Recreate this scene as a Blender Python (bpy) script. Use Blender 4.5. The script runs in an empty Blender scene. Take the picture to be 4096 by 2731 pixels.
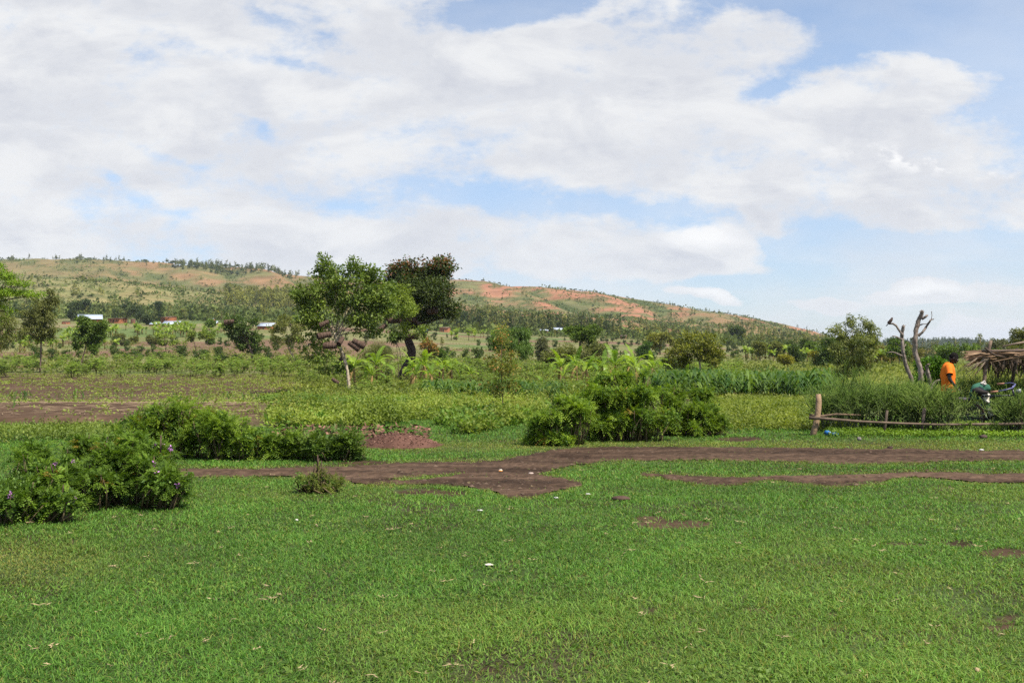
import bpy, math, random
import numpy as np
from mathutils import Vector, Matrix, Euler
R = math.radians
random.seed(7); rng = np.random.default_rng(7)
S = bpy.context.scene
COL = S.collection

# ------------------------------------------------------------------ camera
F = 995.56; CX = 512.0; HY = 350.0; CZ = 1.75      # 35 mm lens on 36 mm, 1024 px wide
cd = bpy.data.cameras.new('camera'); cam = bpy.data.objects.new('camera', cd); COL.objects.link(cam)
cd.lens = 35; cd.sensor_width = 36; cd.clip_start = 0.1; cd.clip_end = 40000
cam.location = (0, 0, CZ); cam.rotation_euler = (R(90) + math.atan(8.6 / F), 0, 0)
S.camera = cam

# ------------------------------------------------------------------ sun, exposure
SUN_DIR = Vector((0.42, -0.30, 0.86)).normalized()     # towards the sun
sd = bpy.data.lights.new('sun', 'SUN'); so = bpy.data.objects.new('sun', sd); COL.objects.link(so)
sd.energy = 5.0; sd.angle = R(0.6); sd.color = (1.0, 0.945, 0.85)
so.rotation_euler = SUN_DIR.to_track_quat('Z', 'Y').to_euler()
S.view_settings.view_transform = 'Standard'; S.view_settings.look = 'None'
S.view_settings.exposure = 0.62; S.view_settings.gamma = 1.0
S.cycles.use_denoising = False; S.cycles.use_adaptive_sampling = False
S.cycles.max_bounces = 6; S.cycles.diffuse_bounces = 3; S.cycles.transmission_bounces = 3
S.cycles.transparent_max_bounces = 4; S.cycles.volume_bounces = 0; S.cycles.glossy_bounces = 2

# ------------------------------------------------------------------ world: Nishita sky with procedural cloud
def world():
    w = bpy.data.worlds.new('World'); S.world = w; w.use_nodes = True
    nt = w.node_tree; nt.nodes.clear(); N = nt.nodes.new; L = nt.links.new
    def sock(v, i):
        if isinstance(v, (int, float)): i.default_value = v
        elif isinstance(v, tuple): i.default_value = v
        else: L(v, i)
    def m(op, a, b=0.0, c=0.0, clamp=False):
        n = N('ShaderNodeMath'); n.operation = op; n.use_clamp = clamp
        sock(a, n.inputs[0]); sock(b, n.inputs[1])
        if op in ('MULTIPLY_ADD', 'SMOOTH_MIN'): sock(c, n.inputs[2])
        return n.outputs[0]
    def noise(vec, scale, detail=6, rough=0.55, dist=0.0):
        n = N('ShaderNodeTexNoise'); n.noise_dimensions = '3D'
        L(vec, n.inputs['Vector']); n.inputs['Scale'].default_value = scale
        n.inputs['Detail'].default_value = detail; n.inputs['Roughness'].default_value = rough
        n.inputs['Distortion'].default_value = dist
        return n.outputs['Fac'], n.outputs['Color']
    def comb(x, y, z):
        n = N('ShaderNodeCombineXYZ'); sock(x, n.inputs[0]); sock(y, n.inputs[1]); sock(z, n.inputs[2]); return n.outputs[0]
    def mapr(v, a, b, c=0.0, d=1.0, smooth=True):
        n = N('ShaderNodeMapRange'); n.interpolation_type = 'SMOOTHSTEP' if smooth else 'LINEAR'
        sock(v, n.inputs[0]); n.inputs[1].default_value = a; n.inputs[2].default_value = b
        n.inputs[3].default_value = c; n.inputs[4].default_value = d; return n.outputs[0]
    def mixc(f, a, b):
        n = N('ShaderNodeMix'); n.data_type = 'RGBA'; sock(f, n.inputs[0]); sock(a, n.inputs[6]); sock(b, n.inputs[7]); return n.outputs[2]
    tc = N('ShaderNodeTexCoord'); sep = N('ShaderNodeSeparateXYZ'); L(tc.outputs['Generated'], sep.inputs[0])
    X, Y, Z = sep.outputs
    yy = m('MAXIMUM', m('ABSOLUTE', Y), 0.08)
    az = m('DIVIDE', X, yy); el = m('DIVIDE', Z, yy)          # direction to the cloud, in tangents
    # cloud plane for perspective-correct texture
    zz = m('MAXIMUM', m('ADD', Z, 0.10), 0.05)
    P = comb(m('DIVIDE', X, zz), m('DIVIDE', Y, zz), 0.0)
    D = comb(az, m('MULTIPLY', el, 1.7), m('MULTIPLY', Y, 0.5))
    n1, c1 = noise(D, 9.0, 7, 0.58, 0.2)
    n2, c2 = noise(P, 1.1, 5, 0.52, 0.3)
    n3, c3 = noise(D, 30.0, 5, 0.6)
    n5, c5 = noise(D, 85.0, 4, 0.62)
    # warped direction
    w1 = N('ShaderNodeSeparateXYZ'); L(c1, w1.inputs[0])
    azw = m('ADD', az, m('MULTIPLY', m('SUBTRACT', w1.outputs[0], 0.5), 0.075))
    elw = m('ADD', el, m('MULTIPLY', m('SUBTRACT', w1.outputs[1], 0.5), 0.05))
    def ell(u, y, ru, ry, wgt, rot=0.0, hard=1.0):
        ca, sa = math.cos(R(rot)), math.sin(R(rot))
        dx = m('SUBTRACT', azw, (u - CX) / F); dy = m('SUBTRACT', elw, (HY - y) / F)
        a = m('MULTIPLY', m('ADD', m('MULTIPLY', dx, ca), m('MULTIPLY', dy, sa)), F / ru)
        b = m('MULTIPLY', m('SUBTRACT', m('MULTIPLY', dy, ca), m('MULTIPLY', dx, sa)), F / ry)
        r2 = m('ADD', m('MULTIPLY', a, a), m('MULTIPLY', b, b))
        g = m('EXPONENT', m('MULTIPLY', m('POWER', r2, hard), -0.7))
        return m('MULTIPLY', g, wgt)
    terms = [
        ell(150, 90, 380, 170, 0.95, 0, 1.5), ell(480, 110, 260, 85, 0.75, -8, 1.6),
        ell(640, 150, 230, 50, 0.62, -8, 1.5), ell(740, 45, 80, 21, 0.85, 16, 1.3), ell(640, 75, 90, 30, 0.5, 10, 1.3),
        ell(640, 5, 34, 14, 0.8, 0, 1.5), ell(880, 88, 90, 24, 0.85, 6, 1.4), ell(860, 150, 140, 45, 0.55, -6, 1.4),
        ell(960, 205, 110, 26, 0.55, -8, 1.4), ell(560, 245, 130, 26, 0.42, -6, 1.4), ell(250, 215, 300, 40, 0.35, -4, 1.5),
        ell(706, 244, 42, 23, 1.7, -4, 2.0), ell(705, 272, 60, 8, 0.5, 0, 1.2), ell(765, 215, 24, 12, 0.45, -40, 1.2),
        ell(930, 297, 36, 9, 1.1, 0, 1.3), ell(825, 303, 34, 8, 0.9, 0, 1.2), ell(700, 303, 30, 7, 1.1, -16, 1.3),
        ell(990, 332, 70, 11, 0.8, 0, 1.3), ell(1010, 295, 50, 9, 0.55, 0, 1.2), ell(60, 240, 160, 30, 0.3, 0, 1.3),
        # openings
        ell(505, 12, 70, 16, -0.75, 4, 1.2), ell(770, 96, 24, 12, -0.60, 20, 1.2), ell(930, 25, 170, 26, -0.8, -12, 1.2),
        ell(300, 68, 42, 7, -0.42, -10), ell(260, 18, 40, 10, -0.38, -20), ell(195, 50, 28, 8, -0.25, -15),
        ell(107, 176, 15, 7, -0.30, -30), ell(255, 124, 18, 8, -0.30, -35), ell(160, 205, 40, 7, -0.32, -12), ell(165, 155, 30, 6, -0.25, -20),
        ell(430, 190, 90, 11, -0.30, -8), ell(660, 205, 160, 13, -0.48, -2), ell(330, 200, 70, 10, -0.30, -8), ell(900, 250, 150, 16, -0.45, 0),
        ell(560, 292, 120, 12, -0.2, 0), ell(860, 312, 90, 10, -0.2, 0),
    ]
    NPOS = 20
    tot = terms[0]
    for t in terms[1:NPOS]: tot = m('ADD', tot, t)
    tot = m('MINIMUM', tot, 0.50)
    for t in terms[NPOS:]: tot = m('ADD', tot, t)
    for a in [(706, 247, 40, 19, .75, -4, 2.0), (704, 270, 52, 6, .45, 0, 1.3), (930, 297, 30, 8, .6, 0, 1.4), (700, 303, 26, 6, .6, -16, 1.3), (825, 303, 28, 7, .5, 0, 1.3), (985, 333, 60, 8, .45, 0, 1.3), (764, 214, 18, 9, .4, -40, 1.3)]: tot = m('ADD', tot, ell(*a))
    # limit the designed part to the southern half seen here; elsewhere plain broken cloud
    front = mapr(Y, 0.1, 0.4)
    tot = m('MULTIPLY', tot, front)
    high = mapr(Z, 0.36, 0.62)                                # unseen sky overhead cleared of cloud to lower the ambient light
    base = m('ADD', m('MULTIPLY', m('SUBTRACT', n1, 0.5), 1.35), m('MULTIPLY', m('SUBTRACT', n2, 0.5), 0.75))
    base = m('ADD', base, m('MULTIPLY', m('SUBTRACT', n3, 0.5), 0.55))
    base = m('ADD', base, m('MULTIPLY', m('SUBTRACT', n5, 0.5), 0.34))
    dens = m('ADD', m('ADD', tot, base), 0.02)
    dens = m('SUBTRACT', dens, m('MULTIPLY', high, 0.55))
    alpha = mapr(dens, -0.08, 0.54)
    low = mapr(el, 0.0, 0.16, 0.90, 1.0)
    alpha = m('MULTIPLY', alpha, low)
    # thin veil everywhere
    veil = m('ADD', mapr(m('ADD', n2, m('MULTIPLY', n1, 0.4)), 0.45, 0.95, 0.0, 0.38), m('MULTIPLY', mapr(el, 0.02, 0.20, 1.0, 0.0), mapr(n1, 0.30, 0.65, 0.10, 0.36)))
    alpha = m('MAXIMUM', alpha, veil)
    sky = N('ShaderNodeTexSky'); sky.sky_type = 'NISHITA'; sky.sun_disc = False
    sky.sun_elevation = math.asin(SUN_DIR.z); sky.sun_rotation = math.atan2(SUN_DIR.x, SUN_DIR.y)
    sky.altitude = 1400; sky.air_density = 1.0; sky.dust_density = 1.2; sky.ozone_density = 1.6
    skyc = N('ShaderNodeMix'); skyc.data_type = 'RGBA'; skyc.blend_type = 'MULTIPLY'; skyc.inputs[0].default_value = 1.0
    L(sky.outputs[0], skyc.inputs[6]); L(mixc(mapr(el, 0.0, 0.30), (0.92, 0.94, 1.04, 1), SKYMUL), skyc.inputs[7])
    # cloud: brighter where thick, lavender grey in the bellies
    n4, _ = noise(comb(az, m('MULTIPLY', el, 2.6), 3.3), 7.0, 6, 0.6, 0.4)
    core = mapr(dens, 0.35, 1.25)
    bel = m('MULTIPLY', m('MULTIPLY', mapr(n4, 0.35, 0.60), mapr(el, 0.02, 0.14, 0.25, 1.0)), m('ADD', m('MULTIPLY', core, 0.6), 0.4), clamp=True)
    cc = mixc(bel, (6.55, 6.62, 6.72, 1), (4.35, 4.58, 5.2, 1))
    br = m('ADD', m('MULTIPLY', ell(930, 163, 85, 9, 1.0, -7, 1.2), mapr(n3, 0.44, 0.62)), m('ADD', ell(706, 234, 40, 12, .9, -4, 1.6), m('ADD', ell(930, 293, 28, 6, .9, 0, 1.5), ell(700, 301, 24, 5, .9, -16, 1.4))), clamp=True); cc = mixc(br, cc, (7.6, 7.6, 7.6, 1))
    res = mixc(alpha, skyc.outputs[2], cc)
    bg = N('ShaderNodeBackground'); L(res, bg.inputs[0]); bg.inputs[1].default_value = 0.087
    out = N('ShaderNodeOutputWorld'); L(bg.outputs[0], out.inputs[0])
    w.cycles.sampling_method = 'MANUAL'; w.cycles.sample_map_resolution = 512
SKYMUL = (1.72, 1.56, 1.42, 1)
world()

# ------------------------------------------------------------------ numpy helpers
_T = np.random.default_rng(11).random((256, 256))
def vnoise(x, y):
    x = np.asarray(x, float); y = np.asarray(y, float)
    xi = np.floor(x).astype(int); yi = np.floor(y).astype(int); fx = x - xi; fy = y - yi
    fx = fx * fx * (3 - 2 * fx); fy = fy * fy * (3 - 2 * fy)
    a = _T[xi & 255, yi & 255]; b = _T[(xi + 1) & 255, yi & 255]; c = _T[xi & 255, (yi + 1) & 255]; d = _T[(xi + 1) & 255, (yi + 1) & 255]
    return (a * (1 - fx) + b * fx) * (1 - fy) + (c * (1 - fx) + d * fx) * fy
def fbm(x, y, o=4, g=0.5):
    s = 0; a = 1; t = 0
    for k in range(o):
        s = s + a * vnoise(x * 2 ** k + 17.3 * k, y * 2 ** k + 5.1 * k); t += a; a *= g
    return s / t
def sst(a, b, x):
    t = np.clip((x - a) / (b - a), 0, 1); return t * t * (3 - 2 * t)
def lerp(a, b, t):
    t = np.asarray(t)[..., None]; return np.asarray(a) * (1 - t) + np.asarray(b) * t

# ------------------------------------------------------------------ terrain height
U0, U1, NU = -900.0, 1924.0, 1000
Ymin, Ymax, NY = 2.2, 14000.0, 700
us = np.linspace(U0, U1, NU); ls = np.linspace(math.log(Ymin), math.log(Ymax), NY); ys = np.exp(ls)
def near_z(x, Y):
    z = np.interp(Y, [0, 24, 30, 35, 45, 55, 65, 75, 100], [0, 0, -.1, -.25, -.6, -1.0, -1.35, -1.6, -1.47])
    z = z + 0.05 * (fbm(x * 0.35 + 9, Y * 0.35, 3) - 0.5) + 0.016 * (fbm(x * 2.1, Y * 2.1, 2) - 0.5)
    return z
CU = np.array([-900, -300, 0, 75, 125, 172, 256, 310, 380, 447, 512, 577, 621, 675, 730, 768, 811, 860, 900, 960, 1024, 1200, 1924.])
ridge = np.array([70, 84, 91, 92, 90, 86.5, 81, 72, 69, 71.5, 64, 59, 54.5, 44, 35, 30, 19, 6, 0, -2, -2, -2, -2])
def cu(pairs):
    p = sorted(pairs.items()); return np.interp(CU, [a for a, b in p], [b for a, b in p])
ROWS = [
    (100, cu({0: -32, 1024: -32})),
    (130, cu({0: -21, 300: -22, 512: -24, 1024: -25})),
    (180, cu({0: -12, 256: -12, 512: -15, 768: -17, 1024: -18})),
    (250, cu({0: -2, 256: -4, 512: -8, 768: -12, 1024: -13})),
    (300, cu({0: 5, 256: 2, 512: -3, 768: -9, 1024: -11})),
    (400, cu({0: 16, 256: 13, 512: 5, 768: -5, 1024: -9})),
    (480, cu({0: 25, 256: 24, 512: 11, 768: -1, 1024: -7.5})),
    (600, cu({0: 34, 256: 30, 512: 16, 640: 11, 768: 4, 860: -2, 1024: -6})),
    (800, cu({0: 48, 256: 37, 400: 30, 512: 24, 640: 18, 768: 10, 860: 1, 1024: -4})),
    (1150, cu({0: 72, 75: 72, 125: 66, 256: 56, 340: 53, 420: 44, 512: 38, 640: 29, 768: 19, 860: 4, 1024: -3})),
    (1400, cu({0: 64, 75: 64, 125: 60, 256: 53, 340: 51, 420: 49, 512: 46, 640: 36, 768: 23, 860: 4, 1024: -3})),
    (1900, ridge),
    (2250, np.where(ridge > 0, ridge * 0.86 - 2, ridge)),
    (2900, cu({-300: 60, 300: 50, 600: 30, 800: 2, 870: 4, 900: 7.5, 935: 8.6, 965: 9.5, 990: 7, 1020: 2, 1100: 0, 1924: 0})),
    (3600, cu({-300: 40, 300: 30, 600: 15, 800: 0, 900: 2, 960: 3, 1020: -1, 1924: 0})),
    (5200, cu({-300: 10, 500: 5, 900: 0, 1924: 0})),
    (7500, cu({-300: 10, 500: 7, 840: 7.5, 900: 8.6, 960: 8, 1000: 7.6, 1024: 8.2, 1100: 9, 1924: 8})),
    (14000, cu({0: 2, 1924: 2})),
]
rl = np.log([r[0] for r in ROWS]); RE = np.array([r[1] for r in ROWS])
def _pchip(xs, ysv, x):
    # monotone-ish cubic along axis 0; ysv (n, m); x (k,)
    h = np.diff(xs)[:, None]; d = np.diff(ysv, axis=0) / h
    mm = np.zeros_like(ysv); mm[0] = d[0]; mm[-1] = d[-1]
    s = np.sign(d[:-1]) * np.sign(d[1:]) > 0
    mm[1:-1] = np.where(s, 2 * d[:-1] * d[1:] / np.where(s, d[:-1] + d[1:], 1), 0)
    i = np.clip(np.searchsorted(xs, x) - 1, 0, len(xs) - 2); t = ((x - xs[i]) / (xs[i + 1] - xs[i]))[:, None]; hh = h[i]
    return ((1 + 2 * t) * (1 - t) ** 2) * ysv[i] + t * (1 - t) ** 2 * hh * mm[i] + t * t * (3 - 2 * t) * ysv[i + 1] + t * t * (t - 1) * hh * mm[i + 1]
E = _pchip(rl, RE, np.maximum(ls, rl[0]))                 # (NY, len(CU))
E = _pchip(CU, E.T.copy(), us).T                          # (NY, NU)
UU, YY = np.meshgrid(us, ys); XX = (UU - CX) / F * YY
# spurs and gullies on the slopes
amp = sst(650, 1250, YY) * (1 - sst(1750, 2050, YY)) * sst(-5, 25, np.interp(UU, CU, ridge))
lean = (YY - 1100) / 800.0
def gully(u, Y):
    ln = (Y - 1100) / 800.0
    s = (u + 95 * ln + 30 * fbm(u / 90, Y / 300, 2)) / 46.0
    a = vnoise(s, Y / 700.0 + 3)
    r = 1 - np.abs(2 * vnoise(s * 1.0 + 40, Y / 900.0 + 8) - 1)
    return a * 0.45 + (1 - r) * 0.55
G = gully(UU, YY)
E = E + amp * ((G - 0.45) * 12 + (fbm(UU / 18, np.log(YY) * 14, 3) - 0.5) * 3)
E = E + sst(120, 300, YY) * (1 - sst(600, 800, YY)) * (fbm(UU / 60, np.log(YY) * 6, 2) - 0.5) * 1.2
ZF = CZ + E * YY / F
bl = sst(88, 104, YY)
ZZ = near_z(XX, YY) * (1 - bl) + ZF * bl
# the tilled field's low bank
fieldbank = 0.20 * sst(22.6, 23.2, YY + 0.5 * fbm(XX * 0.3, YY * 0, 2)) * (1 - sst(30, 44, YY)) * (1 - sst(-7.5, -5.5, XX))
ZZ = ZZ + fieldbank
def H(x, Y):
    x = np.asarray(x, float); Y = np.asarray(Y, float)
    Yc = np.clip(Y, Ymin * 1.001, Ymax * 0.999)
    u = x / Yc * F + CX
    a = np.clip((u - U0) / (U1 - U0) * (NU - 1), 0, NU - 1.001); b = np.clip((np.log(Yc) - ls[0]) / (ls[-1] - ls[0]) * (NY - 1), 0, NY - 1.001)
    i = a.astype(int); j = b.astype(int); fa = a - i; fb = b - j
    return (ZZ[j, i] * (1 - fa) + ZZ[j, i + 1] * fa) * (1 - fb) + (ZZ[j + 1, i] * (1 - fa) + ZZ[j + 1, i + 1] * fa) * fb
def X(u, Y): return (u - CX) / F * Y
def Zat(y, Y): return CZ + (HY - y) / F * Y
def at(u, Y): x = X(u, Y); return Vector((x, Y, float(H(x, Y))))
def Yfor(u, y, lo, hi):
    Ys = np.exp(np.linspace(math.log(lo), math.log(hi), 400)); z = H(X(u, Ys), Ys)
    sy = HY - (z - CZ) / Ys * F
    k = int(np.argmin(np.abs(sy - y))); return float(Ys[k])

# ------------------------------------------------------------------ mesh builder
class MB:
    def __init__(s): s.v = []; s.q = []; s.t = []; s.qm = []; s.tm = []; s.c = []; s.n = 0
    def add(s, v, q=None, t=None, col=None, m=0):
        v = np.asarray(v, float).reshape(-1, 3); k = len(v)
        if q is not None and len(q): q = np.asarray(q, int).reshape(-1, 4); s.q.append(q + s.n); s.qm.append(np.full(len(q), m))
        if t is not None and len(t): t = np.asarray(t, int).reshape(-1, 3); s.t.append(t + s.n); s.tm.append(np.full(len(t), m))
        c = np.ones((k, 3)) if col is None else np.broadcast_to(np.asarray(col, float), (k, 3))
        s.c.append(c); s.v.append(v); s.n += k; return s
    def tube(s, pts, rad, sides=6, col=None, m=0, cap=True, wob=0.0):
        pts = np.asarray(pts, float); n = len(pts); rad = np.broadcast_to(np.asarray(rad, float), (n,))
        d = np.gradient(pts, axis=0); d /= np.linalg.norm(d, axis=1)[:, None] + 1e-9
        ref = np.array([0, 0, 1.0]) if abs(d[:, 2]).mean() < 0.9 else np.array([1.0, 0, 0])
        a = np.cross(d, ref); a /= np.linalg.norm(a, axis=1)[:, None] + 1e-9; b = np.cross(d, a)
        th = np.arange(sides) * 2 * math.pi / sides
        rr = rad[:, None] * (1 + wob * (rng.random((n, sides)) - 0.5))
        V = pts[:, None, :] + rr[..., None] * (np.cos(th)[None, :, None] * a[:, None, :] + np.sin(th)[None, :, None] * b[:, None, :])
        i = np.arange(n - 1)[:, None] * sides; j = np.arange(sides)[None, :]; j2 = (j + 1) % sides
        q = np.stack([i + j, i + j2, i + sides + j2, i + sides + j], -1).reshape(-1, 4)
        V = V.reshape(-1, 3); t = None
        if cap:
            V = np.vstack([V, pts[:1], pts[-1:]]); k = n * sides; jj = np.arange(sides); jn = (jj + 1) % sides
            t = np.vstack([np.stack([jn, jj, np.full(sides, k)], -1), np.stack([(n - 1) * sides + jj, (n - 1) * sides + jn, np.full(sides, k + 1)], -1)])
        return s.add(V, q, t, col, m)
    def box(s, c, d, rz=0, col=None, m=0):
        c = np.asarray(c, float); d = np.asarray(d, float) / 2
        v = np.array([[x, y, z] for z in (-1, 1) for y in (-1, 1) for x in (-1, 1)]) * d
        ca, sa = math.cos(rz), math.sin(rz); v = np.stack([v[:, 0] * ca - v[:, 1] * sa, v[:, 0] * sa + v[:, 1] * ca, v[:, 2]], -1) + c
        return s.add(v, [[0, 2, 3, 1], [4, 5, 7, 6], [0, 1, 5, 4], [2, 6, 7, 3], [0, 4, 6, 2], [1, 3, 7, 5]], None, col, m)
    def leaves(s, P, D, Nn, L, W, col=None, m=0, fold=0.0):
        """diamond leaves from P along D with face normal about Nn"""
        D = D / (np.linalg.norm(D, axis=1)[:, None] + 1e-9); Sd = np.cross(D, Nn); Sd /= np.linalg.norm(Sd, axis=1)[:, None] + 1e-9
        L = np.broadcast_to(np.asarray(L, float), (len(P),))[:, None]; W = np.broadcast_to(np.asarray(W, float), (len(P),))[:, None]
        U = np.cross(Sd, D)
        a = P; b = P + D * L * 0.45 + Sd * W * 0.5 + U * W * fold; c = P + D * L - U * L * fold; d = P + D * L * 0.45 - Sd * W * 0.5 + U * W * fold
        V = np.stack([a, b, c, d], 1).reshape(-1, 3); q = np.arange(len(P) * 4).reshape(-1, 4)
        if col is not None: col = np.repeat(np.broadcast_to(col, (len(P), 3)), 4, axis=0)
        return s.add(V, q, None, col, m)
    def mesh(s, name, mats, smooth=False):
        me = bpy.data.meshes.new(name)
        V = np.vstack(s.v); q = np.vstack(s.q) if s.q else np.zeros((0, 4), int); t = np.vstack(s.t) if s.t else np.zeros((0, 3), int)
        me.vertices.add(len(V)); me.vertices.foreach_set('co', V.astype(np.float32).ravel())
        nl = len(q) * 4 + len(t) * 3; me.loops.add(nl); me.polygons.add(len(q) + len(t))
        me.loops.foreach_set('vertex_index', np.concatenate([q.ravel(), t.ravel()]).astype(np.int32))
        st = np.concatenate([np.arange(len(q)) * 4, len(q) * 4 + np.arange(len(t)) * 3]).astype(np.int32)
        me.polygons.foreach_set('loop_start', st)
        mi = np.concatenate(s.qm + s.tm).astype(np.int32) if (s.qm or s.tm) else np.zeros(0, np.int32)
        me.polygons.foreach_set('material_index', mi)
        if smooth: me.polygons.foreach_set('use_smooth', np.ones(len(q) + len(t), bool))
        me.update(calc_edges=True)
        c = np.vstack(s.c); c4 = np.ones((len(c), 4), np.float32); c4[:, :3] = c
        at_ = me.attributes.new('col', 'FLOAT_COLOR', 'POINT'); at_.data.foreach_set('color', c4.ravel())
        for x in (mats if isinstance(mats, (list, tuple)) else [mats]): me.materials.append(x)
        return me
    def build(s, name, mats, parent=None, loc=None, smooth=False):
        o = bpy.data.objects.new(name, s.mesh(name, mats, smooth)); COL.objects.link(o)
        if parent is not None: o.parent = parent
        if loc is not None: o.location = loc
        return o
def tag(o, label=None, cat=None, group=None, kind=None):
    if label: o['label'] = label
    if cat: o['category'] = cat
    if group: o['group'] = group
    if kind: o['kind'] = kind
    return o
def thing(name, label, cat, loc, rz=0, group=None):
    o = bpy.data.objects.new(name, None); COL.objects.link(o); o.location = loc; o.rotation_euler = (0, 0, rz); o.empty_display_size = 0.2
    return tag(o, label, cat, group)
def dup(root, loc, rz=0, sc=1.0, label=None, group=None):
    r = root.copy(); COL.objects.link(r); r.location = loc; r.rotation_euler = (0, 0, rz)
    r.scale = (sc, sc, sc) if not isinstance(sc, tuple) else sc
    if label: r['label'] = label
    if group: r['group'] = group
    for ch in root.children:
        c = ch.copy(); COL.objects.link(c); c.parent = r
        for g in ch.children:
            d = g.copy(); COL.objects.link(d); d.parent = c
    return r

# ------------------------------------------------------------------ materials
def mat_attr(name, rough=0.7, trans=0.0, var=0.25, nscale=3.0, bump=0.0, bscale=20.0, objvar=0.0, spec=0.3, mul=(1, 1, 1), metal=0.0):
    m = bpy.data.materials.new(name); m.use_nodes = True; nt = m.node_tree; nt.nodes.clear(); N = nt.nodes.new; L = nt.links.new
    a = N('ShaderNodeAttribute'); a.attribute_name = 'col'
    geo = N('ShaderNodeTexCoord'); nz = N('ShaderNodeTexNoise'); L(geo.outputs['Object'], nz.inputs['Vector'])
    nz.inputs['Scale'].default_value = nscale; nz.inputs['Detail'].default_value = 4
    mr = N('ShaderNodeMapRange'); L(nz.outputs['Fac'], mr.inputs[0]); mr.inputs[1].default_value = 0.3; mr.inputs[2].default_value = 0.7
    mr.inputs[3].default_value = 1 - var; mr.inputs[4].default_value = 1 + var
    val = mr.outputs[0]
    if objvar:
        oi = N('ShaderNodeObjectInfo'); m2 = N('ShaderNodeMapRange'); L(oi.outputs['Random'], m2.inputs[0]); m2.inputs[3].default_value = 1 - objvar; m2.inputs[4].default_value = 1 + objvar
        mm = N('ShaderNodeMath'); mm.operation = 'MULTIPLY'; L(val, mm.inputs[0]); L(m2.outputs[0], mm.inputs[1]); val = mm.outputs[0]
    mx = N('ShaderNodeVectorMath'); mx.operation = 'MULTIPLY'; L(a.outputs['Color'], mx.inputs[0]); mx.inputs[1].default_value = mul
    sc = N('ShaderNodeVectorMath'); sc.operation = 'SCALE'; L(mx.outputs[0], sc.inputs[0]); L(val, sc.inputs['Scale'])
    p = N('ShaderNodeBsdfPrincipled'); L(sc.outputs[0], p.inputs['Base Color']); p.inputs['Roughness'].default_value = rough
    p.inputs['Specular IOR Level'].default_value = spec; p.inputs['Metallic'].default_value = metal
    out = N('ShaderNodeOutputMaterial'); sh = p.outputs[0]
    if bump:
        n2 = N('ShaderNodeTexNoise'); L(geo.outputs['Object'], n2.inputs['Vector']); n2.inputs['Scale'].default_value = bscale; n2.inputs['Detail'].default_value = 5
        b = N('ShaderNodeBump'); b.inputs['Strength'].default_value = 1.0; b.inputs['Distance'].default_value = bump; L(n2.outputs['Fac'], b.inputs['Height']); L(b.outputs[0], p.inputs['Normal'])
    if trans:
        t = N('ShaderNodeBsdfTranslucent'); s2 = N('ShaderNodeVectorMath'); s2.operation = 'MULTIPLY'; L(sc.outputs[0], s2.inputs[0]); s2.inputs[1].default_value = (1.25, 1.3, 0.55)
        L(s2.outputs[0], t.inputs[0]); mxs = N('ShaderNodeMixShader'); mxs.inputs[0].default_value = trans; L(p.outputs[0], mxs.inputs[1]); L(t.outputs[0], mxs.inputs[2]); sh = mxs.outputs[0]
    L(sh, out.inputs[0]); return m
M_leaf = mat_attr('leaf', 0.55, 0.36, 0.18, 0.8, objvar=0.12, spec=0.22, mul=(1.72, 1.58, 1.05))
M_grass = mat_attr('grass_blade', 0.55, 0.32, 0.15, 0.6, spec=0.22, mul=(1.50, 1.48, 0.80))
M_far = mat_attr('far_foliage', 0.8, 0.2, 0.15, 0.05, objvar=0.2, spec=0.05, mul=(1.75, 1.62, 1.2))
M_gloss = mat_attr('banana_leaf', 0.40, 0.45, 0.12, 1.5, objvar=0.12, spec=0.35, mul=(1.9, 1.7, 1.1))
M_bark = mat_attr('bark', 0.9, 0, 0.35, 3.0, bump=0.03, bscale=9.0, spec=0.1)
M_pencil = mat_attr('green_stem', 0.55, 0.0, 0.15, 2.0, objvar=0.12, spec=0.2, mul=(1.30, 1.36, 0.95))
M_wood = mat_attr('weathered_wood', 0.85, 0, 0.3, 6.0, bump=0.01, bscale=30, spec=0.15)
M_soil = mat_attr('soil', 0.95, 0, 0.30, 2.5, bump=0.05, bscale=7.0, spec=0.05)
M_far_soil = mat_attr('hillside', 0.95, 0, 0.22, 0.035, bump=0, spec=0.03)
M_brick = mat_attr('mud_brick', 0.95, 0, 0.15, 1.5, spec=0.05)
M_tin = mat_attr('tin_roof', 0.55, 0, 0.08, 0.8, spec=0.4)
M_cloth = mat_attr('cloth', 0.9, 0, 0.1, 8.0, spec=0.1)
M_skin = mat_attr('skin', 0.5, 0, 0.1, 8.0, spec=0.4)
M_metal = mat_attr('bike_metal', 0.35, 0, 0.05, 8.0, spec=0.5)
M_rubber = mat_attr('rubber', 0.85, 0, 0.2, 9.0, spec=0.2)
M_straw = mat_attr('straw', 0.8, 0.1, 0.25, 5.0, spec=0.2)
M_plastic = mat_attr('plastic', 0.3, 0.15, 0.05, 5.0, spec=0.5)
M_hive = mat_attr('woven_bark', 0.95, 0, 0.3, 9.0, bump=0.02, bscale=25, spec=0.05)

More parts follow.
